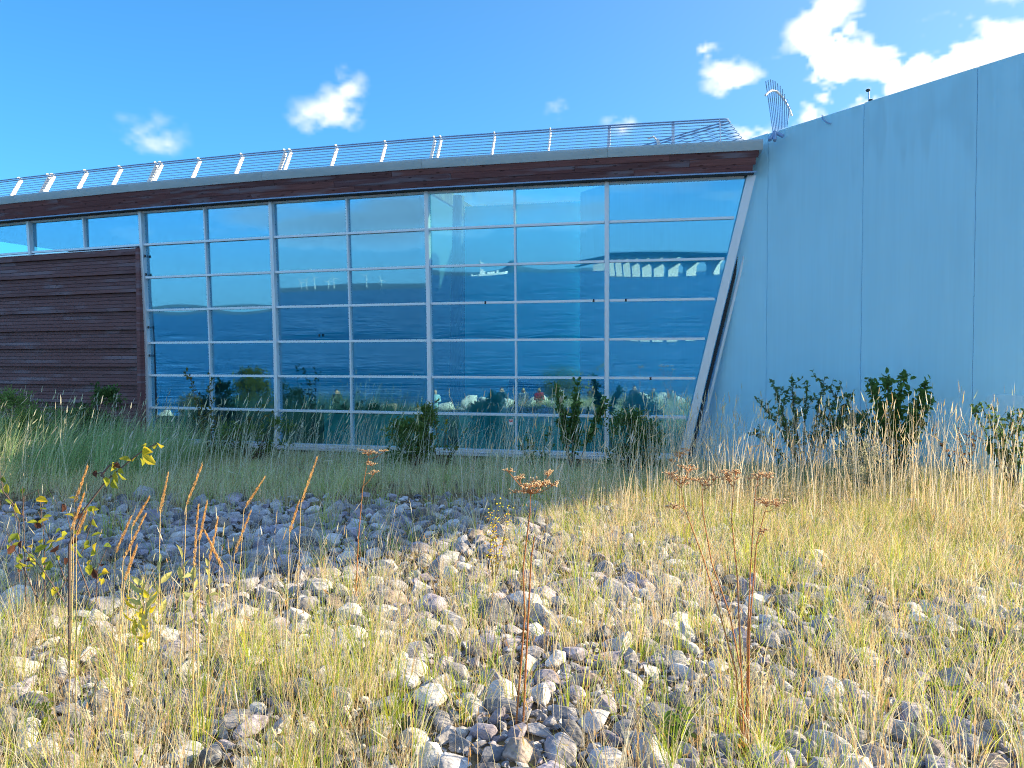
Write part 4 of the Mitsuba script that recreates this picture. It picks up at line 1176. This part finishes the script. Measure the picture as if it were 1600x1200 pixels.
def shrub(name, label, root, tips, leafL, per, pal, stem_col=(.10, .07, .05), side=5, side_len=.35, r0=.010, leafW=.6, jitter=.04, bare=.25, cat='shrub', upleaf=.35, cluster=.0):
    """stems from the root to each tip, side twigs on their upper part, leaves along both"""
    key = thing(name, label, cat)
    stems, twigs, lv = MB(), [], []
    for tp in tips:
        tp = np.asarray(tp, float)
        L = np.linalg.norm(tp - root)
        mid = root * .45 + tp * .55 + rng.normal(0, jitter * L, 3) * [1, 1, .4] + V(0, 0, .06 * L)
        t = np.linspace(0, 1, 9)[:, None]
        c = (1 - t) ** 2 * root + 2 * t * (1 - t) * mid + t ** 2 * tp
        stems.add(*tube(c, np.linspace(r0, r0 * .25, 9), 5, cap=False))
        paths = [(c, bare)]
        for k in range(side):
            q = rng.uniform(bare + .05, .95); i = q * 8; j = int(i)
            b = c[j] + (c[min(j + 1, 8)] - c[j]) * (i - j)
            d = rdir(1, .5)[0] * [1, .8, 1]; ln = L * side_len * rng.uniform(.4, 1.0) * (1.15 - q * .6)
            tt = np.linspace(0, 1, 5)[:, None]
            c2 = b + d * ln * tt + V(0, 0, .12 * ln) * tt ** 2 + rng.normal(0, .02, (5, 3)) * tt
            stems.add(*tube(c2, np.linspace(r0 * .4, r0 * .15, 5), 4, cap=False))
            paths.append((c2, .15))
        for c_, b_ in paths:
            seg = np.linalg.norm(np.diff(c_, axis=0), axis=1).sum()
            n = max(2, int(per * seg))
            q = rng.uniform(b_, 1.0, n) * (len(c_) - 1); j = np.minimum(q.astype(int), len(c_) - 2)
            P = c_[j] + (c_[j + 1] - c_[j]) * (q - j)[:, None]
            lv.append(P + rng.normal(0, cluster, (n, 3)) if cluster else P)
    P = np.vstack(lv); n = len(P)
    D = rdir(n, upleaf); N = rdir(n, 1.2)
    Ls = leafL * rng.uniform(.6, 1.2, n)
    v, f, c = leaf_arrays(P, D, N, Ls, Ls * leafW, pick(np.array(pal), n))
    put('stem', stems, 'm_vc', key, smooth=True, color=np.tile(stem_col, (stems.n, 1)))
    put('foliage', (v, f), 'm_leaf', key, color=np.clip(c, 0, .9))
    return key


def mound(name, label, centres, n, leafL, pal, leafW=.5, root=None, cat='shrub', up=.5):
    """a bushy crown: leaves crowd on twigs that fan out through a few lobes (centre, radii)"""
    key = thing(name, label, cat)
    root = np.asarray(root, float)
    stems, P_, D_ = MB(), [], []
    low = [(np.asarray(c, float) * [1, 1, .45] + root * [0, 0, .55], np.asarray(r, float) * [1.05, 1.05, .9], sh * .55) for c, r, sh in centres]
    for c, r, share in list(centres) + low:
        c, r = np.asarray(c, float), np.asarray(r, float)
        k = max(6, int(n * share / 14))
        d = rdir(k, .25); d[:, 2] = np.where(d[:, 2] < -.55, -d[:, 2], d[:, 2])
        ends = c + d * r * rng.uniform(.55, 1.05, (k, 1))
        for e in ends[: min(k, 14)]:
            a = root + (c - root) * .35 + rng.normal(0, .04, 3)
            stems.add(*tube([root + rng.normal(0, .03, 3) * [1, 1, 0], a, (a + e) / 2 + rng.normal(0, .03, 3), e], [.008, .006, .004, .002], 4, cap=False))
        per = 14
        b = np.repeat(ends, per, 0); dd = np.repeat(d, per, 0)
        q = rng.random((len(b), 1))
        P_.append(b - dd * q * r * .35 + rng.normal(0, .045, b.shape) * np.linalg.norm(r) ** .5); D_.append(dd)
    P, D = np.vstack(P_), np.vstack(D_)
    m = len(P)
    Ls = leafL * rng.uniform(.6, 1.25, m)
    D = D * .6 + rdir(m, up)
    v, f, c = leaf_arrays(P, D, rdir(m, 1.0), Ls, Ls * leafW, pick(np.array(pal), m))
    put('stem', stems, 'm_vc', key, smooth=True, color=np.tile((.10, .075, .05), (stems.n, 1)))
    put('foliage', (v, f), 'm_leaf', key, color=np.clip(c, 0, .9))
    return key


def g_at(px, y):
    x = (px - 800) / FPX * y
    return V(x, y, float(gz(x, y)) - .03)


DGREEN = [(.10, .20, .07), (.13, .25, .08), (.09, .17, .06), (.17, .27, .09)]
MGREEN = [(.13, .25, .065), (.17, .29, .08), (.10, .20, .055), (.21, .30, .09)]
YGREEN = [(.26, .30, .05), (.34, .34, .05), (.20, .26, .05), (.45, .36, .06)]
SILVER = [(.44, .48, .36), (.50, .53, .40), (.36, .42, .28), (.58, .58, .48)]
RUST = [(.22, .09, .05), (.16, .10, .05), (.10, .12, .05)]
# against the concrete wall
shrub('shrub', 'open twiggy shrub with small dark leaves, left one against the concrete wall', g_at(1258, 13.3), [at(1180, 622, 13.2), at(1205, 592, 13.4), at(1237, 586, 13.6), at(1262, 600, 13.3), at(1289, 588, 13.2), at(1315, 598, 13.0), at(1333, 612, 12.9), at(1328, 628, 13.0), at(1178, 672, 13.0), at(1215, 640, 12.9), at(1290, 640, 13.3), at(1240, 640, 13.4), at(1310, 655, 13.4)], .072, 44, DGREEN, side=7, side_len=.30, r0=.014, jitter=.05, bare=.30)
shrub('shrub', 'dense sapling with upright leafy spires before the concrete wall joint', g_at(1400, 12.4), [at(1356, 590, 12.5), at(1384, 590, 12.4), at(1415, 582, 12.3), at(1447, 598, 12.2), at(1455, 625, 12.2), at(1372, 630, 12.4), at(1400, 620, 12.4), at(1430, 640, 12.2)], .105, 70, [(.11, .23, .07), (.14, .28, .085), (.09, .20, .06)], side=4, side_len=.13, r0=.014, jitter=.03, bare=.42, leafW=.62, cluster=.03)
mound('bush', 'dark leafy bush low between the two wall shrubs', [(at(1335, 668, 12.9), (.42, .3, .30), .6), (at(1390, 690, 12.5), (.5, .3, .3), .4)], 1500, .06, DGREEN, root=g_at(1345, 12.8))
shrub('shrub', 'thin dark shrub at the right edge of the picture', g_at(1590, 11.5), [at(1515, 632, 11.7), at(1533, 634, 11.6), at(1552, 634, 11.6), at(1580, 645, 11.4), at(1600, 640, 11.4), at(1612, 650, 11.3), at(1560, 668, 11.5), at(1540, 690, 11.5)], .075, 40, DGREEN, side=6, side_len=.26, r0=.012, bare=.3)
shrub('shrub', 'small rust-red leaved shrub near the right edge', g_at(1515, 11.9), [at(1497, 668, 11.9), at(1510, 676, 11.9), at(1528, 672, 11.8), at(1455, 672, 12.0), at(1470, 690, 12.0)], .055, 26, RUST, side=4, side_len=.3, r0=.007, bare=.2)
shrub('willow_bush', 'pale silvery willow bush in the sun before the concrete wall', g_at(1350, 11.4), [at(1322, 662, 11.4), at(1338, 690, 11.3), at(1352, 686, 11.3), at(1373, 690, 11.2), at(1306, 700, 11.4), at(1330, 720, 11.2), at(1388, 722, 11.1), at(1364, 712, 11.2), at(1346, 730, 11.0)], .050, 120, SILVER, stem_col=(.3, .28, .2), side=6, side_len=.22, r0=.006, jitter=.03, bare=.12, leafW=.33, upleaf=.8, cluster=.02)
# before the glass
shrub('sapling', 'thin sapling with sparse yellowish leaves before the left glass bay', g_at(330, 16.2), [at(285, 578, 16.2), at(297, 584, 16.1), at(326, 576, 16.1), at(322, 600, 16.2), at(306, 612, 16.2), at(345, 648, 16.0), at(420, 628, 15.9), at(440, 640, 15.8), at(300, 650, 16.0), at(390, 660, 15.9), at(350, 680, 15.8)], .085, 13, [(.16, .17, .05), (.22, .22, .06), (.10, .14, .04)], side=4, side_len=.22, r0=.010, bare=.25, jitter=.06)
mound('bush', 'low sprawling green bush under the left glass bays', [(at(375, 680, 15.6), (.75, .4, .28), .6), (at(435, 672, 15.6), (.4, .3, .25), .4)], 900, .06, MGREEN, root=g_at(390, 15.6))
mound('bush', 'rounded green bush at the foot of the middle glass', [(at(640, 680, 14.3), (.52, .4, .34), .7), (at(668, 655, 14.4), (.22, .2, .3), .3)], 2300, .065, MGREEN, root=g_at(645, 14.3))
shrub('shrub', 'twiggy shrub with yellow leaves right of the middle bush', g_at(690, 14.0), [at(672, 622, 14.1), at(700, 655, 14.0), at(727, 672, 13.9), at(722, 690, 13.9), at(650, 628, 14.2), at(708, 690, 13.9)], .06, 16, YGREEN + MGREEN, side=4, side_len=.25, r0=.007, bare=.25)
shrub('young_tree', 'dark young tree with two leafy upright branches before the glass', g_at(893, 13.6), [at(867, 600, 13.6), at(871, 618, 13.6), at(903, 594, 13.6), at(901, 618, 13.6), at(896, 640, 13.6), at(880, 640, 13.6), at(946, 622, 13.5), at(944, 634, 13.5), at(885, 660, 13.6), at(905, 665, 13.6)], .095, 60, [(.09, .20, .065), (.12, .25, .08), (.16, .28, .09)], side=4, side_len=.11, r0=.012, jitter=.03, bare=.40, leafW=.6, cluster=.03)
shrub('shrub', 'small sprig with drooping leaves left of the young tree', g_at(838, 13.8), [at(808, 680, 13.8), at(822, 676, 13.8), at(830, 686, 13.8), at(860, 672, 13.7), at(868, 690, 13.7)], .075, 22, DGREEN + MGREEN, side=3, side_len=.25, r0=.006, bare=.3)
mound('bush', 'rounded dark bush before the last glass bay', [(at(985, 672, 13.4), (.50, .36, .42), .65), (at(1010, 690, 13.3), (.42, .3, .34), .35)], 3000, .055, [(.11, .22, .07), (.14, .27, .085), (.18, .31, .10), (.09, .18, .06)], root=g_at(985, 13.4))
# before the timber wall
mound('bush', 'light green bush at the left edge below the timber wall', [(at(15, 648, 14.6), (.55, .4, .50), .6), (at(50, 665, 14.4), (.35, .3, .36), .4)], 2600, .07, [(.22, .34, .11), (.28, .40, .14), (.17, .28, .08)], leafW=.32, root=g_at(20, 14.5))
mound('bush', 'dark green bush against the foot of the timber wall', [(at(120, 668, 17.0), (1.0, .5, .55), .6), (at(165, 628, 17.2), (.42, .3, .40), .2), (at(70, 690, 16.4), (.8, .4, .4), .2)], 2600, .085, DGREEN + [(.07, .14, .05)], root=g_at(120, 17.0))
# mirrored in the glass, behind the camera
mound('bush', 'round dark bush on the shore mirrored in the left glass bay', [((-24.6, 5.2, -.35), (1.3, 1.1, 1.0), 1.0)], 3200, .13, [(.10, .14, .03), (.14, .18, .04), (.07, .10, .03)], root=(-24.6, 5.2, -1.9))
mound('bush', 'feathery pale green bush mirrored behind the people', [((-7.9, -5.2, -.45), (1.5, .8, 1.15), 1.0)], 3400, .13, [(.16, .24, .10), (.20, .28, .12), (.12, .19, .08)], leafW=.14, root=(-7.9, -5.2, -1.8))
mound('bush', 'small autumn bush among boulders mirrored in the left glass bay', [((-27.0, 7.2, -1.0), (.9, .6, .8), 1.0)], 900, .11, [(.20, .20, .05), (.40, .32, .28), (.16, .17, .05)], root=(-27.0, 7.2, -1.9))


# ------------------------------------------------------------------ yellowing twigs, left foreground: every large leaf a part
def leafy(key, paths, leaves, stem_r, stem_col):
    mb = MB()
    for p in paths: mb.add(*tube(p, np.linspace(stem_r, stem_r * .4, len(p)), 5))
    put('stem', mb, 'm_vc', key, smooth=True, color=np.tile(stem_col, (mb.n, 1)))
    for P, D, N, L, W, c in leaves:
        v, f, cc = leaf_arrays(P[None], D[None], N[None], L, W, np.array(c)[None])
        m_ = trimesh.Trimesh(v, f, process=False).subdivide()
        put('leaf', (np.array(m_.vertices), np.array(m_.faces)), 'm_leaf', key, color=np.tile(c, (len(m_.vertices), 1)), smooth=True)


br_ = thing('leafy_branch', 'slanting brown branch with yellow leaves at its tip, left foreground', 'branch')
YB = 4.6
main = [V(*g_at(100, YB)), at(108, 850, YB), at(130, 798, YB), at(165, 752, YB), at(200, 722, YB), at(222, 705, YB), at(246, 692, YB)]
tw = [[at(165, 752, YB), at(158, 738, YB), at(150, 741, YB)], [at(158, 744, YB), at(170, 728, YB), at(183, 722, YB)]]
AL = [(.62, .52, .04), (.55, .50, .06), (.70, .55, .05), (.42, .42, .05)]
BL_ = [(.30, .36, .05), (.36, .40, .05), (.42, .42, .06)]
BR_ = [(.10, .05, .04), (.14, .07, .05)]
lv = []
for px, py, dx, dy, L, pal in ((222, 703, 18, 4, .105, AL), (222, 710, 10, 8, .10, AL), (238, 698, 12, -4, .08, AL), (246, 692, 8, 6, .08, AL), (235, 712, 6, 10, .075, AL), (220, 716, 4, 12, .07, BL_), (186, 716, 14, 2, .08, BL_), (178, 722, -3, 14, .08, BL_), (180, 735, 2, 14, .085, BL_), (185, 738, 10, 12, .075, BL_),
                               (165, 745, 2, 12, .075, BL_), (175, 750, 8, 14, .09, BL_), (185, 733, 12, 10, .06, BL_), (176, 724, 12, 7, .08, BR_), (148, 735, 2, 12, .06, BR_), (228, 697, -8, -4, .06, AL), (214, 712, -6, 6, .06, AL)):
    P = at(px, py, YB + rng.uniform(-.04, .04)); D = at(px + dx, py + dy, YB + rng.uniform(-.08, .02)) - at(px, py, YB)
    lv.append((P, D / np.linalg.norm(D), rdir(1, .6)[0] + V(0, -.9, 0), L, L * .55, pal[int(rng.integers(len(pal)))]))
leafy(br_, [main] + tw, lv, .0075, (.13, .10, .10))
th_ = thing('leafy_shrub', 'low thicket of yellow-green and brown leaves over the stones at left', 'shrub')
paths, lv = [], []
for x0, y0, x1, y1 in ((40, 900, 35, 760), (70, 900, 60, 765), (90, 890, 150, 790), (60, 900, 10, 830), (110, 890, 60, 800), (140, 890, 100, 780), (30, 870, 0, 745), (150, 900, 170, 850), (35, 765, 0, 735), (35, 765, 60, 765), (100, 900, 30, 850)):
    yy = 4.7 + rng.uniform(-.25, .25)
    a, b = at(x0, y0 + 40, yy), at(x1, y1, yy)
    c = [a, (a + b) / 2 + rng.normal(0, .03, 3), b]
    paths.append(c)
    n = 10 if y1 > 770 else 4
    for q in rng.uniform(.30, 1, n):
        P = a + (b - a) * q + rng.normal(0, .035, 3); L = rng.uniform(.045, .085)
        pal = BR_ if rng.random() < .10 else AL if rng.random() < .25 else BL_ + [(.20, .28, .05), (.16, .24, .05)]
        lv.append((P, rdir(1, .1)[0] + V(.4, -.3, 0), rdir(1, .8)[0] + V(0, -.5, 0), L, L * .6, pal[int(rng.integers(len(pal)))]))
leafy(th_, paths, lv, .004, (.14, .10, .09))
for nm, lab, spots, pal in (('willow_shoot', 'pale green upright leaf shoots among the stalks, left foreground', ((222, 915, 930), (250, 880, 990), (285, 875, 990), (325, 885, 985), (230, 930, 985), (300, 895, 980)), [(.50, .52, .20), (.58, .58, .22), (.44, .50, .24)]),
                            ('yellow_shoot', 'small plant with bright yellow leaves at the bottom left', ((212, 940, 1000), (235, 935, 1000), (222, 960, 1010)), [(.72, .62, .05), (.62, .58, .08)])):
    k_ = thing(nm, lab, 'plant'); paths, lv = [], []
    for x0, yt, yb in spots:
        yy = 3.95 + rng.uniform(-.1, .1)
        a, b = at(x0 + rng.uniform(-8, 8), yb + 40, yy), at(x0, yt, yy)
        paths.append([a, (a + b) / 2 + rng.normal(0, .01, 3), b])
        for q in np.linspace(.35, 1, 7):
            D = rdir(1, .9)[0] + V(0, 0, .6); L = rng.uniform(.055, .095)
            lv.append((a + (b - a) * q, D, rdir(1, .2)[0] + V(0, -.8, 0), L, L * .38, pal[int(rng.integers(len(pal)))]))
    leafy(k_, paths, lv, .003, (.35, .28, .12))


# ------------------------------------------------------------------ dead umbel plants
def umbel(mb, sb, node, up, R, n, col):
    """rays fanning from a node, each with knots of little seed clusters"""
    for k in range(n):
        a = 2 * math.pi * k / n + rng.uniform(-.4, .4); q = rng.uniform(.2, 1.0)
        e = node + V(math.cos(a) * R * q * .85, math.sin(a) * R * q * .7, up * rng.uniform(.3, 1.5))
        sb.add(*tube([node, (node + e) / 2 + V(0, 0, .12 * R), e], [.0018, .0015, .001], 4, cap=False))
        m = 11
        P = e + rng.normal(0, 1, (m, 3)) * [R * .17, R * .17, R * .07]
        for p in P:
            r = rng.uniform(.004, .0075) * (R / .12) ** .5
            oc = np.array([[1, 0, 0], [-1, 0, 0], [0, 1, 0], [0, -1, 0], [0, 0, .8], [0, 0, -.8]]) * r * rng.uniform(.7, 1.3, (6, 1)) + p
            mb.add(oc, [[0, 2, 4], [2, 1, 4], [1, 3, 4], [3, 0, 4], [2, 0, 5], [1, 2, 5], [3, 1, 5], [0, 3, 5]], c=np.array(col) * rng.uniform(.7, 1.25))
            sb.add(*tube([e - V(0, 0, R * .1), p], [.0009, .0007], 3, cap=False))


def dead_plant(label, stems, col=(.64, .48, .28), stem_col=(.42, .17, .06), r=.005):
    key = thing('dead_umbel_plant', label, 'plant')
    sb, hds = MB(), []
    for path, heads in stems:
        pts = [at(*p) if p[1] is not None else g_at(p[0], p[2]) for p in path]
        pts[0][2] = float(gz(pts[0][0], pts[0][1])) - .02
        sb.add(*tube(pts, np.linspace(r, r * .45, len(pts)), 6))
        for hx, hy, hY, R, n in heads:
            node = at(hx, hy, hY)
            q = min(pts, key=lambda p: np.linalg.norm(p - node - V(0, 0, -.05)))
            sb.add(*tube([q, (q + node) / 2 + V(0, 0, -.01), node], [r * .45, r * .35, r * .3], 4))
            hb = MB(); umbel(hb, sb, node, R * .45, R, n, col); hds.append(hb)
    put('stem', sb, 'm_vc', key, smooth=True, color=np.tile(stem_col, (sb.n, 1)))
    for hb in hds: put('seed_head', hb, 'm_vc', key, stuff=True)


dead_plant('tall dead umbel plant with one orange stem, middle foreground', [([(806, 1108, 3.9), (812, 1060, 3.9), (820, 960, 3.9), (817, 890, 3.9), (828, 800, 3.9), (829, 772, 3.9)], [(829, 772, 3.9, .10, 11), (812, 752, 3.9, .045, 6), (845, 762, 3.95, .06, 8), (856, 745, 3.95, .05, 6), (795, 738, 3.85, .03, 5), (862, 760, 3.9, .05, 6)]),
                                                                           ([(817, 905, 3.9), (830, 870, 3.92), (836, 835, 3.92)], [])], r=.0055)
dead_plant('dead umbel plant with two flat heads before the middle glass', [([(555, 900, 6.0), (560, 840, 6.0), (567, 760, 6.0), (575, 718, 6.0)], [(576, 712, 6.0, .085, 9), (600, 706, 6.0, .04, 6), (579, 728, 6.0, .05, 6), (583, 742, 6.0, .05, 6)])], r=.0055)
dead_plant('many-stemmed dead umbel plant with reddish stems, right foreground',
           [([(1162, 1125, 3.75), (1150, 1050, 3.75), (1125, 960, 3.8), (1098, 870, 3.85), (1068, 790, 3.9), (1064, 762, 3.9)], [(1064, 757, 3.9, .075, 8), (1048, 744, 3.9, .045, 6), (1075, 738, 3.9, .06, 7), (1052, 795, 3.85, .05, 6)]),
            ([(1163, 1128, 3.75), (1158, 1050, 3.75), (1140, 960, 3.8), (1112, 880, 3.85), (1098, 800, 3.9), (1097, 766, 3.9)], [(1098, 760, 3.9, .065, 7), (1115, 752, 3.9, .05, 6)]),
            ([(1165, 1120, 3.75), (1156, 1000, 3.8), (1152, 900, 3.8), (1143, 812, 3.85), (1146, 760, 3.9)], [(1140, 754, 3.9, .06, 6), (1150, 742, 3.9, .05, 6), (1135, 745, 3.9, .05, 6)]),
            ([(1167, 1120, 3.75), (1168, 1000, 3.8), (1172, 900, 3.8), (1178, 800, 3.85), (1181, 760, 3.9)], [(1184, 750, 3.9, .06, 7), (1200, 748, 3.9, .045, 6)]),
            ([(1169, 1118, 3.75), (1171, 980, 3.8), (1182, 850, 3.82), (1195, 800, 3.85)], [(1197, 792, 3.85, .07, 8), (1215, 790, 3.85, .05, 6), (1192, 835, 3.8, .05, 6)])], r=.0045, stem_col=(.50, .21, .08))
dead_plant('small brown dead umbel plant before the raking glass edge', [([(1062, 790, 9.5), (1062, 740, 9.5), (1066, 715, 9.5)], [(1062, 716, 9.5, .13, 9), (1070, 706, 9.5, .07, 6), (1050, 722, 9.5, .07, 6)])], col=(.34, .22, .10), stem_col=(.25, .14, .06))

# small flowering and leafy weeds
fl = thing('goldenrod', 'slim weed with small yellow flowers in the middle of the bank', 'plant')
sb, hb = MB(), MB()
for x0, y0, x1, y1 in ((770, 905, 778, 790), (774, 905, 765, 800), (775, 900, 795, 795), (768, 900, 770, 830)):
    a, b = at(x0, y0, 5.6), at(x1, y1, 5.6)
    sb.add(*tube([a, (a + b) / 2 + rng.normal(0, .02, 3), b], [.004, .003, .0015], 5))
    for q in rng.uniform(.25, 1.05, 46):
        p = a + (b - a) * q + rng.normal(0, .022, 3); r = rng.uniform(.004, .009)
        oc = np.array([[1, 0, 0], [-1, 0, 0], [0, 1, 0], [0, -1, 0], [0, 0, .8], [0, 0, -.8]]) * r + p
        hb.add(oc, [[0, 2, 4], [2, 1, 4], [1, 3, 4], [3, 0, 4], [2, 0, 5], [1, 2, 5], [3, 1, 5], [0, 3, 5]], c=(.75, .60, .04) if rng.random() < .7 else (.50, .26, .08))
put('stem', sb, 'm_vc', fl, smooth=True, color=np.tile((.34, .26, .08), (sb.n, 1)))
put('flower', hb, 'm_vc', fl, stuff=True)
for lab, px, py, n, hgt, wid, lean, pal in (('clump of broad bright green grass blades leaning right at the bottom', 622, 1140, 13, .42, .013, .26, [(.36, .48, .05), (.45, .52, .06)]), ('fine fresh green grass tuft at the bottom left', 492, 1115, 60, .30, .0045, .10, [(.40, .46, .08), (.32, .42, .07)]),
                                            ('green grass tuft at the bottom right', 1200, 1190, 26, .26, .007, .14, [(.32, .44, .06), (.40, .48, .08)]), ('fresh green grass tuft beside the flat brown stone', 1010, 1030, 22, .22, .007, .18, [(.30, .42, .06), (.38, .46, .07)])):
    g = Grass(); p = ground_hit(px, py); key = thing('grass_tuft', lab, 'grass tuft')
    q = rng.normal(0, .025, (n, 2))
    P = np.stack([p[0] + q[:, 0], p[1] + q[:, 1], np.full(n, float(gz(p[0], p[1])) - .01)], 1)
    h = hgt * rng.uniform(.55, 1.05, n)
    ln = q * 3 * hgt / .3 + np.stack([rng.uniform(.1, 1, n) * lean, rng.normal(0, .05, n)], 1)
    g.blades(P, h, ln, wid * rng.uniform(.7, 1.2, n), pick(np.array(pal), n), S=6, stiff=1.5)
    put('blades', g.mesh(), 'm_leaf', key, color=g.col())
for nm, lab, px, py, n, L, W, pal, spread in (('thistle', 'dark green prickly weed at the bottom edge right of centre', 1065, 1165, 26, .10, .035, [(.10, .18, .05), (.14, .24, .06), (.20, .28, .07)], .07), ('dock_plant', 'plant with one large rounded green leaf at the right', 1462, 1082, 3, .115, .085, [(.22, .32, .06), (.28, .38, .08)], .03),
                                              ('nettle', 'small leafy green weed at the bottom left', 78, 1150, 22, .06, .035, [(.20, .30, .06), (.28, .36, .07), (.14, .22, .05)], .08), ('sorrel', 'small weed with orange and yellow leaves at the bottom right', 1160, 1180, 10, .05, .03, [(.55, .45, .05), (.55, .25, .06), (.30, .34, .06)], .05)):
    k_ = thing(nm, lab, 'plant'); p = ground_hit(px, py); paths, lv = [], []
    for j in range(max(2, n // 5)):
        b = p + V(*rng.normal(0, spread * .6, 2), rng.uniform(.06, .22) * (spread / .06))
        paths.append([p, (p + b) / 2, b])
    for j in range(n):
        c = paths[j % len(paths)]; q = rng.uniform(.2, 1)
        P = c[0] + (c[2] - c[0]) * q
        D = rdir(1, .25)[0]; Lj = L * rng.uniform(.6, 1.15)
        lv.append((P, D, rdir(1, 1.2)[0] + V(0, -.5, 0), Lj, Lj * W / L, pal[int(rng.integers(len(pal)))]))
    leafy(k_, paths, lv, .003, (.20, .20, .08))
